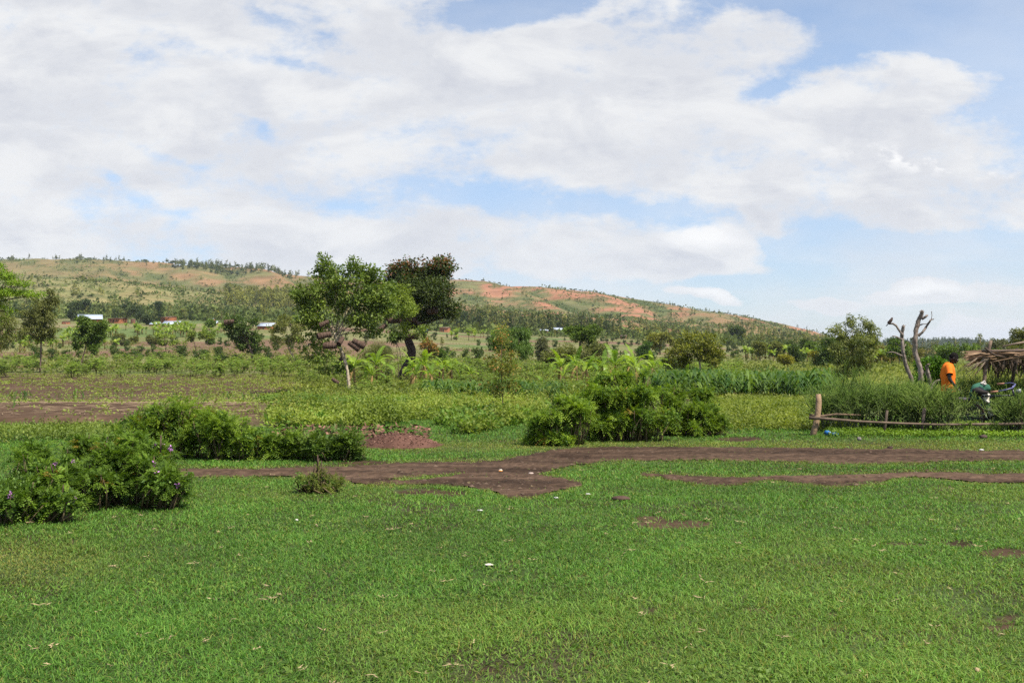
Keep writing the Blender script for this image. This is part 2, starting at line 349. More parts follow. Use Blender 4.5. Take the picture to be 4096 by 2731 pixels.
# ------------------------------------------------------------------ dirt track outline (direction, near/far limits seen from the lawn)
def up(y): return CZ * F / (y - HY)          # ground distance on the flat near part
T_UP = np.array([[150, 470, 473], [170, 468, 476], [190, 468.3, 477.5], [225, 470, 477], [256, 470.6, 476.6], [300, 469, 478], [330, 468.5, 480], [355, 466.5, 482], [376, 465.5, 481], [400, 463.5, 478],
                 [440, 461.5, 474], [463, 461, 472], [480, 460.3, 478], [500, 459.4, 482], [515, 457.3, 480], [535, 454, 473], [555, 450.5, 468], [575, 448, 464.5], [600, 447.6, 461.5], [632, 447.3, 459.6],
                 [700, 447.8, 459.4], [768, 448.6, 460], [800, 449.3, 462], [870, 450, 464], [905, 449.8, 463], [950, 450.3, 460.5], [1024, 451, 459.8], [1150, 452, 461], [1500, 454, 464]])
T_LOBE = np.array([[352, 480.5, 483], [376, 479.5, 485], [400, 481, 484.5], [430, 479, 484], [463, 474, 485], [480, 470, 488], [500, 470, 493], [512, 470, 497.5], [525, 470, 497], [535, 472.5, 496], [545, 474.5, 493], [560, 477, 490], [582, 483, 484.6]])
T_LOW = np.array([[640, 474, 474.5], [659, 474.3, 476], [680, 475.3, 480], [697, 476, 484], [730, 476.8, 485], [768, 477, 479], [785, 476, 481], [800, 475.6, 483], [825, 475, 485.5], [850, 475, 486.2], [875, 475, 484], [893, 473.5, 479], [915, 472.5, 477.2],
                  [940, 471.8, 479], [965, 472, 481.5], [990, 473.5, 482.8], [1024, 473.2, 482.6], [1100, 473, 482], [1500, 476, 486]])
def in_strip(T, u, y, g=0.0):
    a = np.interp(u, T[:, 0], T[:, 1], left=1e4, right=1e4); b = np.interp(u, T[:, 0], T[:, 2], left=-1e4, right=-1e4)
    return (y > a - g) & (y < b + g)
PATCH = [(672, 525, 40, 4.5), (650, 519, 16, 3), (1005, 554, 26, 5), (960, 545, 18, 3), (900, 545, 22, 2.2), (365, 463, 26, 2.2), (700, 432, 34, 2.6), (740, 439, 22, 2.6), (655, 433, 26, 3),
         (655, 612, 10, 3), (835, 614, 7, 2.5), (1010, 620, 16, 4), (490, 671, 10, 3), (450, 494, 16, 2.5), (90, 503, 14, 2), (150, 482, 22, 2.6), (70, 641, 9, 3), (845, 675, 12, 3), (580, 577, 8, 1.6), (1000, 628, 20, 2), (760, 611, 14, 2), (430, 492, 36, 3.0)]
def bare(u, y):
    w = np.zeros_like(u)
    for a, b, c, d in PATCH: w = np.maximum(w, 1.25 - ((u - a) / c) ** 2 - ((y - b) / d) ** 2)
    return w

# ------------------------------------------------------------------ terrain colours (albedo, plus some shade painted on the hills)
def terrain_color(u, Y, x):
    sy = np.clip(HY - (H(x, Y) - CZ) / Y * F, 0, 2000)
    n_f = fbm(x * 1.1, Y * 1.1, 4); n_m = fbm(x * 0.12 + 4, Y * 0.12, 4)
    lawn = lerp((0.045, 0.036, 0.022), (0.05, 0.08, 0.024), sst(0.3, 0.6, n_f))
    soil = lerp((0.042, 0.026, 0.016), (0.112, 0.071, 0.045), fbm(x * 0.5, Y * 0.5, 4))
    weed = lerp((0.07, 0.085, 0.025), (0.12, 0.14, 0.04), n_f)
    wb = sst(-0.1, 0.5, bare(u, HY + CZ * F / np.maximum(Y, 1)) + 0.7 * (n_f - 0.5)) * (Y < 24); c = lawn * (1 - wb[..., None]) + soil * 0.72 * wb[..., None]
    # beyond the verge: garden
    wg = sst(23, 26, Y + 2 * (n_m - 0.5)); c = lerp(c, weed, wg) if False else c * (1 - wg[..., None]) + weed * wg[..., None]
    straw = lerp((0.20, 0.15, 0.07), (0.12, 0.11, 0.04), n_f)
    ws = sst(0.0, 0.5, 1 - ((u - 775) / 52) ** 2 - ((sy - 421) / 5.0) ** 2 + (n_f - 0.5)) * (Y < 40); c = c * (1 - ws[..., None]) + straw * ws[..., None]
    # tilled field left
    lim = np.interp(Y, [22, 26, 32, 45, 80, 130], [-5.6, -6.6, -7.5, -8, 5, 6]) + 1.5 * (n_m - .5)
    wf = sst(22.6, 22.9, Y + 0.5 * fbm(x * 0.3, Y * 0, 2)) * (1 - sst(105, 125, Y + 20 * (n_m - .5))) * (1 - sst(-0.6, 0.6, x - lim))
    c = c * (1 - wf[..., None]) + soil * wf[..., None]
    # dark soil under the cassava and beans in the middle
    wm = sst(44, 52, Y) * (1 - sst(110, 135, Y)) * sst(0.35, 0.55, fbm(x * 0.1, Y * 0.08, 3)) * (1 - sst(20, 30, x)) * (1 - wf)
    c = c * (1 - wm[..., None]) + soil * wm[..., None]
    # mid-distance plots: long bands of stubble, bare earth and green
    band = fbm(x / 70.0 + 3, np.log(Y) * 9.0, 3); b2 = fbm(x / 34.0 + 31, np.log(Y) * 22.0, 3)
    plot = lerp((0.13, 0.135, 0.05), (0.19, 0.17, 0.085), sst(0.35, 0.65, b2))
    earth = lerp((0.13, 0.078, 0.052), (0.17, 0.105, 0.07), b2)
    we = sst(0.52, 0.60, band); plot = plot * (1 - we[..., None]) + earth * we[..., None]
    green = np.broadcast_to(np.array((0.10, 0.135, 0.045)), plot.shape)
    wgr = sst(0.60, 0.66, fbm(x / 60.0 + 60, np.log(Y) * 12.0, 2)); plot = plot * (1 - wgr[..., None]) + green * wgr[..., None]
    wp = sst(110, 150, Y); 
    c = c * (1 - wp[..., None]) + plot * wp[..., None]
    # yellow green pasture on the right
    ypast = lerp((0.13, 0.15, 0.03), (0.19, 0.20, 0.05), fbm(x / 6.0, Y / 14.0, 4))
    wy = sst(60, 85, Y) * (1 - sst(215, 250, Y)) * sst(715, 760, u + 60 * (n_m - 0.5)); c = c * (1 - wy[..., None]) + ypast * wy[..., None]
    # hills
    n1 = fbm(u / 26.0, np.log(Y) * 26.0, 5); n2 = fbm(u / 70.0 + 9, np.log(Y) * 20.0 + 4, 4); g = gully(u, Y)
    hg = lerp((0.105, 0.11, 0.042), (0.165, 0.145, 0.062), n1)
    hg = hg * (1 + .28 * ((1 - sst(1180, 1330, Y)) * (1 - sst(400, 520, u)))[..., None])
    org = lerp((0.25, 0.110, 0.062), (0.27, 0.145, 0.082), n2)
    scr = lerp((0.050, 0.072, 0.022), (0.085, 0.10, 0.034), n1)
    front = (1 - sst(1180, 1330, Y)) * (1 - sst(400, 520, u))
    wo = (0.62 + .5 * sst(300, 460, u)) * sst(0.42, 0.58, n1 * 0.5 + n2 * 0.3 + g * 0.28) * (1 - 0.70 * front)
    wo = wo * (1 - 0.55 * sst(640, 720, u) * (1 - sst(1500, 1700, Y))) * (1 - 0.6 * (1 - sst(60, 180, u)) )
    hc = hg * (1 - wo[..., None]) + org * wo[..., None]
    wsr = np.maximum(1 - sst(0.10, 0.25, g + 0.25 * (n1 - 0.5)), sst(0.56, 0.66, fbm(u / 15.0 + 50, np.log(Y) * 40.0, 4)) * 0.7)
    wsr = np.maximum(wsr * (1 - 0.3 * front), .85 * sst(1300, 1380, Y) * (1 - sst(1480, 1600, Y + 200 * (n1 - .5))) * (1 - sst(330, 420, u))); hc = hc * (1 - wsr[..., None]) + scr * wsr[..., None]  # scrub, plus a dark band painted to strengthen shading behind the front crest
    foot = (1 - sst(700, 900, Y + 260 * (n1 - .5))) * 0.75 * (1 - .7 * sst(560, 680, u)); hc = hc * (1 - foot[..., None]) + lerp((0.05, 0.085, 0.028), (0.10, 0.12, 0.045), n1) * foot[..., None]  # green bush cover at the hill foot, darkened to stand in for cloud shadow
    farc = lerp((0.025, 0.042, 0.022), (0.05, 0.06, 0.03), n1)
    wfar = sst(2100, 2500, Y) * (1 - sst(4200, 5000, Y)); hc = hc * (1 - wfar[..., None]) + farc * wfar[..., None]
    farg = lerp((0.09, 0.12, 0.05), (0.14, 0.13, 0.07), fbm(u / 8, np.log(Y) * 60, 3)); w2 = sst(4200, 5000, Y); hc = hc * (1 - w2[..., None]) + farg * w2[..., None]
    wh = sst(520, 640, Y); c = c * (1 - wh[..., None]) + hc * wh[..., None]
    return c, dict(gully=g, scr=wsr, org=wo, n1=n1)
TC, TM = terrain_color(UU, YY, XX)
def grid_obj(name, j0, j1, mat, kind='structure', z0=0.0):
    nj = j1 - j0
    V = np.stack([XX[j0:j1], YY[j0:j1], ZZ[j0:j1] + z0], -1).reshape(-1, 3)
    i = np.arange(NU - 1)[None, :]; j = np.arange(nj - 1)[:, None] * NU
    q = np.stack([j + i, j + i + 1, j + NU + i + 1, j + NU + i], -1).reshape(-1, 4)
    mb = MB(); mb.add(V, q, None, TC[j0:j1].reshape(-1, 3)); o = mb.build(name, mat, smooth=True); tag(o, kind=kind); return o
ja = int(np.searchsorted(ys, 600)); jb = int(np.searchsorted(ys, 2150))
g = grid_obj('ground', 0, ja + 1, M_soil)
mb = MB()   # the rest of the lawn, behind and beside the viewpoint, part of the same sheet of ground
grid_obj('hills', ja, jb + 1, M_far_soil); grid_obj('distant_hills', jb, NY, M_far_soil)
xs_, ys_ = np.meshgrid(np.linspace(-120, 120, 60), np.linspace(-60, 22, 24)); V = np.stack([xs_, ys_, np.full_like(xs_, -0.07)], -1).reshape(-1, 3)
q = [[a * 60 + b, a * 60 + b + 1, (a + 1) * 60 + b + 1, (a + 1) * 60 + b] for a in range(23) for b in range(59)]
mb.add(V, q, None, (0.05, 0.08, 0.024)); tag(mb.build('lawn_ground', M_soil), kind='structure')

# dirt track sheets
def M_track():
    m = mat_attr('packed_dirt', 0.95, 0, 0.40, 7.0, bump=0.06, bscale=9.0, spec=0.08)
    return m
mb = MB()
for T in (T_UP, T_LOBE, T_LOW):
    uu = np.arange(T[0, 0], T[-1, 0] + 0.1, 1.5); a = np.interp(uu, T[:, 0], T[:, 1]); b = np.interp(uu, T[:, 0], T[:, 2])
    K = 14; tt = np.linspace(0, 1, K)[:, None]
    aj = a - 0.2 + 2.4 * (fbm(uu / 6.0, uu * 0 + 2, 4, .65) - 0.5); bj = b + 0.2 + 3.2 * (fbm(uu / 5.0, uu * 0 + 7, 4, .65) - 0.5); bj = np.maximum(bj, aj + 0.2)
    y_ = aj[None] * (1 - tt) + bj[None] * tt; Yw = up(y_); xw = (uu[None] - CX) / F * Yw
    rut = 0.03 * (fbm(xw * 0.25, Yw * 5.0, 3) - 0.5) + 0.02 * (fbm(xw * 3, Yw * 4, 2) - 0.5)
    edge = np.minimum(tt, 1 - tt) * 2 + 0 * xw; ruts = np.exp(-((tt - .30) / .09) ** 2) + np.exp(-((tt - .72) / .09) ** 2) + 0 * xw
    zw = H(xw, Yw) + 0.010 + sst(0, .5, edge) * 0.020 * (1 - .85 * np.clip(ruts, 0, 1)) + np.maximum(rut, -0.008)
    cc = lerp((0.036, 0.022, 0.014), (0.105, 0.066, 0.043), sst(0.22, 0.78, 0.6 * fbm(xw * 0.35, Yw * 3.6, 4) + 0.4 * fbm(xw * 2.2, Yw * 5, 3)))
    V = np.stack([xw, Yw, zw], -1).reshape(-1, 3); n_ = len(uu)
    i = np.arange(n_ - 1)[None]; j = np.arange(K - 1)[:, None] * n_
    mb.add(V, np.stack([j + n_ + i, j + n_ + i + 1, j + i + 1, j + i], -1).reshape(-1, 4), None, cc.reshape(-1, 3))
tag(mb.build('dirt_track', M_track(), smooth=True), kind='structure')

# crumbs and clods over the dirt
mb = MB(); n = 3600; u = rng.uniform(150, 1060, n); y_ = rng.uniform(447, 498, n); j_ = in_strip(T_UP, u, y_, 0.6) | in_strip(T_LOBE, u, y_, 0.6) | in_strip(T_LOW, u, y_, 0.6); u = u[j_]; y_ = y_[j_]; n = len(u)
Yw = up(y_); xw = X(u, Yw); r_ = .006 + .022 * rng.random(n) ** 4; C = np.stack([xw, Yw, H(xw, Yw) + .02], -1)
base = np.array([[1, 0, 0], [0, 1, 0], [-1, 0, 0], [0, -1, 0], [0, 0, .8]]); V = C[:, None] + base[None] * r_[:, None, None] * (0.6 + .8 * rng.random((n, 5, 1))) * [1.3, 1, 1]
mb.add(V.reshape(-1, 3), None, (np.arange(n)[:, None, None] * 5 + np.array([[0, 1, 4], [1, 2, 4], [2, 3, 4], [3, 0, 4]])[None]).reshape(-1, 3), np.repeat(lerp((0.035, 0.024, 0.018), (0.13, 0.09, 0.065), rng.random(n)), 5, axis=0))
tag(mb.build('earth_crumbs', M_soil), 'loose crumbs of dark earth lying on the dirt track', 'clods', kind='stuff')

# ------------------------------------------------------------------ lawn grass
def unit(v): return v / (np.linalg.norm(v, axis=-1)[..., None] + 1e-9)
def lawn():
    mb = MB(); st = MB()
    zones = [(4.4, 6.8, 7000, 1.0), (6.8, 9.5, 4600, 1.15), (9.5, 13.5, 2800, 1.4), (13.5, 19, 1500, 1.9), (19, 27, 800, 2.6)]
    for y0, y1, dn, sc in zones:
        wU = 0.575; area = wU * 2 * (y1 ** 2 - y0 ** 2) / 2; n = int(area * dn)
        Y = np.sqrt(rng.random(n) * (y1 ** 2 - y0 ** 2) + y0 ** 2); x = (rng.random(n) * 2 - 1) * wU * Y
        z = H(x, Y); u = x / Y * F + CX; sy = HY + CZ * F / Y
        jit = (fbm(x * 2.2, Y * 2.2, 3) - 0.5)
        uj = u + jit * 40; yj = sy + jit * 5.0
        yk = yj + (rng.random(n) - .5) * 2.6; keep = ~(in_strip(T_UP, u, yk, -0.3) | in_strip(T_LOBE, u, yk, -0.3) | in_strip(T_LOW, u, yk, -0.3)) | (rng.random(n) < .05 * sst(.45, .7, fbm(x * 1.5 + 60, Y * 1.5, 3)) + .012)
        rn = rng.random(n)
        keep &= rn > sst(-0.15, 0.5, bare(u + jit * 30, sy + jit * 4)) * 0.93
        thin = sst(0.62, 0.78, fbm(x * 0.9 + 30, Y * 0.9, 3)) * 0.5; keep &= rng.random(n) > thin
        # verge thins into the gardens / track edges are worn
        keep &= ~((x < -5.6) & (Y > 22.9 - 0.5 * fbm(x * 0.3, Y * 0, 2)))
        x, Y, z, u, sy = x[keep], Y[keep], z[keep], u[keep], sy[keep]; n = len(x)
        cl = fbm(x * 1.3, Y * 1.3, 3); big = fbm(x * 0.33 + 8, Y * 0.33, 3)
        worn = np.clip(sst(0, 1, 1 - np.abs(sy - 446) / 9) * 0.9 * (u > 380) + (in_strip(T_UP, u, sy, 3.0) | in_strip(T_LOW, u, sy, 3) | in_strip(T_LOBE, u, sy, 3)) * 0.5 + 0.9 * np.exp(-((u - 20) / 90) ** 2 - ((sy - 562) / 22) ** 2), 0, 1)
        hgt = (0.014 + 0.060 * cl ** 2.4 * rng.random(n) + 0.018 * rng.random(n)) * (1 - 0.35 * worn) * (1 + 0.15 * (sc - 1))
        wd = (0.0028 + 0.0030 * rng.random(n)) * sc * 1.15
        th = rng.random(n) * 2 * math.pi; d = np.stack([np.cos(th), np.sin(th), np.zeros(n)], -1)
        leanv = 0.4 + 1.7 * rng.random(n) ** 1.2
        sd_ = np.stack([-np.sin(th), np.cos(th), np.zeros(n)], -1)
        ph = rng.random(n) * 6.28; fa = (rng.random(n) - 0.5) * 1.6; sd_ = unit(sd_ + d * fa[:, None])
        B = np.stack([x, Y, z], -1); upv = np.array([0, 0, 1.0])
        Mid = B + upv * hgt[:, None] * 0.55 + d * (hgt * leanv * 0.40)[:, None]
        Tip = B + upv * (hgt * (1 - 0.33 * np.clip(leanv - 0.4, 0, 1)))[:, None] + d * (hgt * leanv * 1.15)[:, None]
        hw = (sd_ * wd[:, None] / 2)
        V = np.stack([B - hw, B + hw, Mid + hw * 0.95, Mid - hw * 0.95, Tip], 1).reshape(-1, 3)
        k = np.arange(n)[:, None] * 5
        q = k + np.array([[0, 1, 2, 3]]); t = k + np.array([[3, 2, 4]])
        r1 = rng.random(n)
        c = lerp((0.026, 0.078, 0.014), (0.105, 0.205, 0.055), r1 ** 1.4)
        c = c * (0.62 + 0.45 * big + 0.40 * cl)[:, None]
        dry = np.clip(sst(0.78, 1.0, rng.random(n)) * 0.7 + worn * 0.95 * rng.random(n) + 0.35 * sst(0.58, 0.8, big) * rng.random(n), 0, 1)
        c = c * (1 - dry[:, None]) + np.array((0.17, 0.15, 0.065)) * dry[:, None]
        mb.add(V, q, t, np.repeat(c, 5, axis=0))
    tag(mb.build('grass', M_grass), 'short green meadow grass covering the foreground and the track verges', 'grass', kind='stuff')
    # dead straw wisps
    n = 190; Y = 5 + 12 * rng.random(n) ** 1.3; x = (rng.random(n) * 2 - 1) * 0.54 * Y
    sy = HY + CZ * F / Y; ok = ~in_strip(T_UP, x / Y * F + CX, sy, 0); x = x[ok]; Y = Y[ok]
    for a, b in zip(x, Y):
        k = random.randint(3, 9); P = np.array([a, b, float(H(a, b)) + 0.035]) + (rng.random((k, 3)) - 0.5) * np.array([0.05, 0.05, 0.01]); th = rng.random(k) * 6.28
        D = np.stack([np.cos(th), np.sin(th), 0.3 * rng.random(k)], -1)
        st.leaves(P, D, np.tile([0, 0, 1.0], (k, 1)) + (rng.random((k, 3)) - .5), 0.025 + 0.035 * rng.random(k), 0.005 + 0.005 * rng.random(k), (0.36, 0.27, 0.15))
    tag(st.build('dry_grass', M_straw), 'pale dead grass wisps scattered over the green lawn', 'dry grass', kind='stuff')
lawn()

# ------------------------------------------------------------------ trees and bushes
def rand_dirs(n): return unit(rng.normal(size=(n, 3)))
G_DK = ((0.020, 0.040, 0.014), (0.060, 0.095, 0.026)); G_MD = ((0.030, 0.062, 0.016), (0.095, 0.150, 0.035)); G_LT = ((0.055, 0.095, 0.018), (0.150, 0.205, 0.040))
G_OL = ((0.045, 0.060, 0.022), (0.120, 0.135, 0.050)); G_YL = ((0.075, 0.085, 0.018), (0.210, 0.210, 0.045)); G_GR = ((0.045, 0.055, 0.038), (0.095, 0.105, 0.070))
def crown_mb(blobs, n, L, W, pal, clump, droop=0.0, per=22, mix2=None, up=0.45, surf=0.55, gap=0.0, mb=None, flat=1.0, frag=0):
    """leaf clumps through the volume of ellipsoid blobs (cx,cy,cz,rx,ry,rz[,weight])"""
    mb = mb or MB()
    if frag:
        fb = []
        for b in blobs:
            for q_ in range(frag):
                d_ = rand_dirs(1)[0] * random.uniform(.3, 1.02); f_ = random.uniform(.38, .66); fb.append((b[0] + d_[0] * b[3], b[1] + d_[1] * b[4], b[2] + d_[2] * b[5], b[3] * f_, b[4] * f_, b[5] * f_ * .9, (b[6] if len(b) > 6 else 1.0)))
        blobs = fb
    bl = np.array([list(b[:6]) for b in blobs], float); wt = np.array([b[6] if len(b) > 6 else 1.0 for b in blobs])
    vol = (bl[:, 3] * bl[:, 4] * bl[:, 5]) ** 0.75 * wt; pr = vol / vol.sum()
    nc = max(3, n // per); bi = rng.choice(len(bl), nc, p=pr)
    r = surf + (1 - surf) * rng.random(nc) ** 0.6; r = np.where(rng.random(nc) < 0.25, rng.random(nc) ** 0.5, r)
    C0 = rand_dirs(nc); C = bl[bi, :3] + C0 * bl[bi, 3:6] * r[:, None]
    if gap:
        gn = fbm(C[:, 0] / (clump * 2.2) + 5, C[:, 2] / (clump * 1.6) + C[:, 1] / (clump * 3), 2); ok = gn > gap; C = C[ok]; C0 = C0[ok]; nc = len(C)
    tone = rng.random(nc) * 0.6 + 0.4 * fbm(C[:, 0] / clump / 2, C[:, 2] / clump / 2 + C[:, 1], 2)
    k = np.repeat(np.arange(nc), per); m = len(k)
    off = rand_dirs(m) * (rng.random(m) ** 0.45)[:, None] * clump * np.array([1, 1, 0.72 * flat])
    if droop: off[:, 2] -= droop * clump * rng.random(m) ** 1.5
    P = C[k] + off
    D = unit(off / clump * 0.8 + C0[k] * 0.5 + rng.normal(size=(m, 3)) * 0.7 + np.array([0, 0, -0.2 - 0.9 * droop]))
    Nn = unit(rng.normal(size=(m, 3)) * 0.55 + np.array([0, 0, up]) + C0[k] * 0.35)
    s = 0.7 + 0.6 * rng.random(m); tt = np.clip(tone[k] + 0.5 * (rng.random(m) - 0.5), 0, 1)
    c = lerp(pal[0], pal[1], tt)
    if mix2 is not None:
        frac, pal2, zlo = mix2; zz = (P[:, 2] - P[:, 2].min()) / (np.ptp(P[:, 2]) + 1e-6)
        pick = rng.random(m) < frac * sst(zlo, 1.0, zz + 0.15 * (rng.random(m) - .5)); c2 = lerp(pal2[0], pal2[1], rng.random(m)); c = np.where(pick[:, None], c2, c)
    mb.leaves(P, D, Nn, L * s, W * s, c); return mb
def limbs_mb(trunk, blobs, col, sub=3, sides=7, fork=None, fine=1.0):
    """trunk: [(x,y,z,r)...]; limbs run to every blob"""
    mb = MB(); tr = np.array(trunk, float)
    # smooth the trunk path
    t = np.arange(len(tr)); tt = np.linspace(0, len(tr) - 1, (len(tr) - 1) * 4 + 1)
    tp = np.stack([np.interp(tt, t, tr[:, k]) for k in range(4)], -1)
    if len(tr) > 2: tp[1:-1, :3] = (tp[:-2, :3] + tp[1:-1, :3] * 2 + tp[2:, :3]) / 4
    cj = lerp(np.array(col) * 0.75, np.array(col) * 1.25, rng.random(1))[0]
    mb.tube(tp[:, :3], tp[:, 3], sides, cj, wob=0.18)
    top = tr[-1, :3]; rt = tr[-1, 3]
    for b in blobs:
        c = np.array(b[:3]); rr = np.array(b[3:6])
        st = top if (fork is None) else tp[int(len(tp) * fork) + random.randint(0, max(0, len(tp) - 1 - int(len(tp) * fork)))][:3]
        e = c + rr * (rng.random(3) - 0.5) * 0.4; md = (st + e) / 2 + np.array([(random.random() - .5), (random.random() - .5), 0.1]) * np.linalg.norm(e - st) * 0.16
        md2 = st * 0.75 + md * 0.25 + 0
        w = rt * (0.72 if len(blobs) < 5 else 0.55) * random.uniform(0.7, 1.1) * fine
        mb.tube([st, md2 * 0.3 + (st * .6 + md * .4) * 0.7, md, e], [w, w * 0.85, w * 0.6, w * 0.22], 5, cj)
        for k in range(sub):
            s0 = md + (e - md) * random.random(); ee = c + rand_dirs(1)[0] * rr * 0.8
            m_ = (s0 + ee) / 2 + rng.normal(size=3) * 0.06 * np.linalg.norm(ee - s0)
            mb.tube([s0, m_, ee], [w * 0.42, w * 0.28, w * 0.08], 4, cj)
    return mb
def blobs_px(bl, u0, Y, z0):
    """blob list given as seen from the lawn (u, y, ru, ry[, depth offset m[, weight]]) -> metres about the base"""
    out = []; s = Y / F
    for b in bl:
        dy = b[4] if len(b) > 4 else (random.random() - .5) * b[2] * s * 0.8
        out.append(((b[0] - u0) * s, dy, Zat(b[1], Y) - z0, b[2] * s, max(b[2], b[3]) * s * 0.9, b[3] * s, b[5] if len(b) > 5 else 1.0))
    return out
def tree(name, label, u, Y, trunk, blobs, n, L, W, pal, clump, bark=(0.10, 0.075, 0.055), cat='tree', group=None, sub=3, fork=None, per=22, fine=1.0, sides=7, bury=0.1, tw=0.6, **kw):
    p = at(u, Y); s = Y / F
    root = thing(name, label, cat, p, 0, group)
    tr = [((a - u) * s, 0.0, (Zat(b, Y) - p.z), r * s * tw) for a, b, r in trunk]
    tr[0] = (tr[0][0], 0, -bury, tr[0][3])
    B = blobs_px(blobs, u, Y, p.z)
    limbs_mb(tr, B, bark, sub, sides, fork, fine).build('trunk', M_bark, root, smooth=True)
    kw.setdefault('frag', 6 if n > 3500 else 3); kw['gap'] = kw.get('gap', 0) * .75; crown_mb(B, n, L, W, pal, clump * .8, per=per, **kw).build('crown', M_leaf, root)
    return root

# the tree with the pale trunk, hung with log hives
YA = 75
tree('fig_tree', 'tall open tree with a pale curved trunk, carrying log hives, beside the banana plants', 349.5, YA,
     [(349.5, 394, 3.0), (348.5, 380, 2.6), (347, 368, 2.5), (342, 352, 2.7), (338, 343, 2.9), (334.5, 333, 2.3)],
     [(345, 273, 22, 14), (322, 284, 18, 14), (364, 281, 22, 15), (306, 299, 15, 13), (312, 318, 14, 10), (376, 292, 18, 14), (388, 304, 10, 12), (338, 298, 26, 15), (372, 300, 20, 14), (383, 314, 14, 13), (318, 317, 16, 13), (352, 315, 24, 12), (328, 332, 14, 9), (310, 338, 8, 15, 0, .6), (309, 357, 4, 9, 0, .9), (366, 328, 16, 9, 0, .7), (383, 330, 10, 10, 0, .5),
      (328, 266, 9, 9), (352, 264, 8, 8), (305, 283, 6, 5), (372, 271, 7, 7), (330, 353, 10, 9, -1), (341, 366, 10, 8, 1), (327, 372, 8, 5, 0)],
     17500, 0.25, 0.13, ((0.022, 0.048, 0.012), (0.115, 0.165, 0.040)), 0.55, bark=(0.33, 0.27, 0.19), sub=3, fork=0.75, gap=0.42, fine=0.85, sides=10)
# dark broad tree
YB = 105
tree('mahogany_tree', 'big dark round-crowned tree with rusty red leaf tips and a thick dark trunk', 403, YB,
     [(401, 384, 5.2), (404, 371, 4.8), (411, 360, 5.0), (412, 350, 4.8), (408, 340, 4.6), (404, 330, 4.0)],
     [(424, 272, 26, 13), (405, 280, 20, 11), (440, 285, 17, 14), (425, 293, 30, 16), (404, 296, 22, 14), (446, 303, 12, 16), (428, 312, 18, 10), (410, 262, 9, 6), (392, 275, 8, 8), (449, 316, 7, 6), (440, 266, 9, 7), (414, 322, 14, 10, 0, .5)],
     23000, 0.30, 0.17, ((0.012, 0.026, 0.010), (0.060, 0.085, 0.028)), 0.85, bark=(0.075, 0.055, 0.045), mix2=(0.42, ((0.07, 0.03, 0.022), (0.21, 0.10, 0.065)), 0.62), sub=4, fine=1.1, sides=10, tw=0.9)
tree('creeper_tree', 'yellow-green leafy growth leaning on the left side of the dark round tree', 398, YB - 7,
     [(399, 382, 2.2), (398, 360, 2.0), (396, 340, 1.8), (394, 325, 1.4)],
     [(398, 296, 17, 10), (387, 308, 15, 11), (404, 311, 13, 10), (384, 294, 8, 8), (405, 329, 6, 6), (388, 290, 6, 7), (421, 335, 6, 7)],
     11000, 0.20, 0.10, G_LT, 0.62, bark=(0.13, 0.10, 0.07), sub=2, tw=.15)
tree('mistletoe_bush', 'small dark bush hanging left of the thick dark trunk', 393, YB - 3, [(403, 362, .5), (400, 350, .5), (397, 344, 0.5)],
     [(397, 340, 6, 7), (395, 333, 4, 4)], 1700, 0.2, 0.1, G_DK, 0.5, cat='bush')

# sapling in front
tree('sapling', 'thin sapling with sparse yellowish and reddish leaves near the maize', 502, 25.2, [(503, 419, 0.9), (502.5, 395, 0.8), (501, 365, 0.6), (502, 335, 0.35)],
     [(502, 342, 9, 12), (510, 356, 13, 8), (494, 358, 12, 9), (503, 370, 17, 8), (497, 385, 14, 7), (512, 384, 9, 6), (500, 329, 4, 6), (495, 404, 6, 5, 0, .4)],
     2500, 0.08, 0.028, ((0.045, 0.065, 0.018), (0.15, 0.17, 0.045)), 0.17, bark=(0.17, 0.11, 0.08), mix2=(0.14, ((0.22, 0.10, 0.05), (0.34, 0.2, 0.09)), -0.4), per=12, sub=3, fine=0.6, fork=0.3)
# mid distance trees; every one by its own outline
tree('eucalyptus_sapling', 'young eucalyptus clump with airy grey green leaves standing behind the hedge', 853, 90,
     [(854, 386, 1.3), (853, 370, 1.1), (853, 350, 0.9), (852, 330, 0.6)],
     [(852, 323, 7, 10), (850, 332, 9, 9), (838, 330, 8, 9), (866, 327, 9, 9), (873, 334, 7, 9), (834, 342, 6, 7), (853, 338, 15, 10), (838, 347, 8, 9), (866, 348, 11, 9), (852, 355, 17, 10), (872, 340, 5, 8), (845, 366, 14, 8), (864, 366, 11, 7), (836, 378, 7, 4)],
     11500, 0.27, 0.085, ((0.045, 0.068, 0.024), (0.15, 0.175, 0.07)), 0.45, bark=(0.2, 0.14, 0.1), droop=0.7, gap=0.40, sub=4, fork=0.15, fine=0.6)
tree('cypress_bush', 'dark leafy tree mass just left of the young eucalyptus clump', 826, 175, [(826, 366, 2), (826, 350, 1.5)],
     [(830, 345, 7, 8), (823, 354, 9, 8), (832, 357, 9, 8), (819, 360, 6, 5)], 5000, 0.38, 0.2, G_DK, 1.2)
tree('acacia_tree', 'bright green feathery tree reaching in from the left edge', -22, 62,
     [(-22, 394, 6), (-24, 350, 5.5), (-20, 310, 4.5), (-12, 290, 3.5)],
     [(-25, 262, 24, 10), (6, 275, 18, 5), (18, 283, 13, 4), (-5, 292, 18, 6), (12, 293, 22, 5), (33, 295, 7, 4), (-8, 305, 16, 7), (10, 311, 7, 5), (-2, 320, 8, 6), (-30, 300, 25, 16), (-2, 264, 9, 4)],
     15000, 0.11, 0.06, ((0.055, 0.11, 0.012), (0.15, 0.24, 0.025)), 0.30, bark=(0.11, 0.09, 0.06), sub=4, fine=0.7, fork=0.6, flat=0.8, tw=0.8)
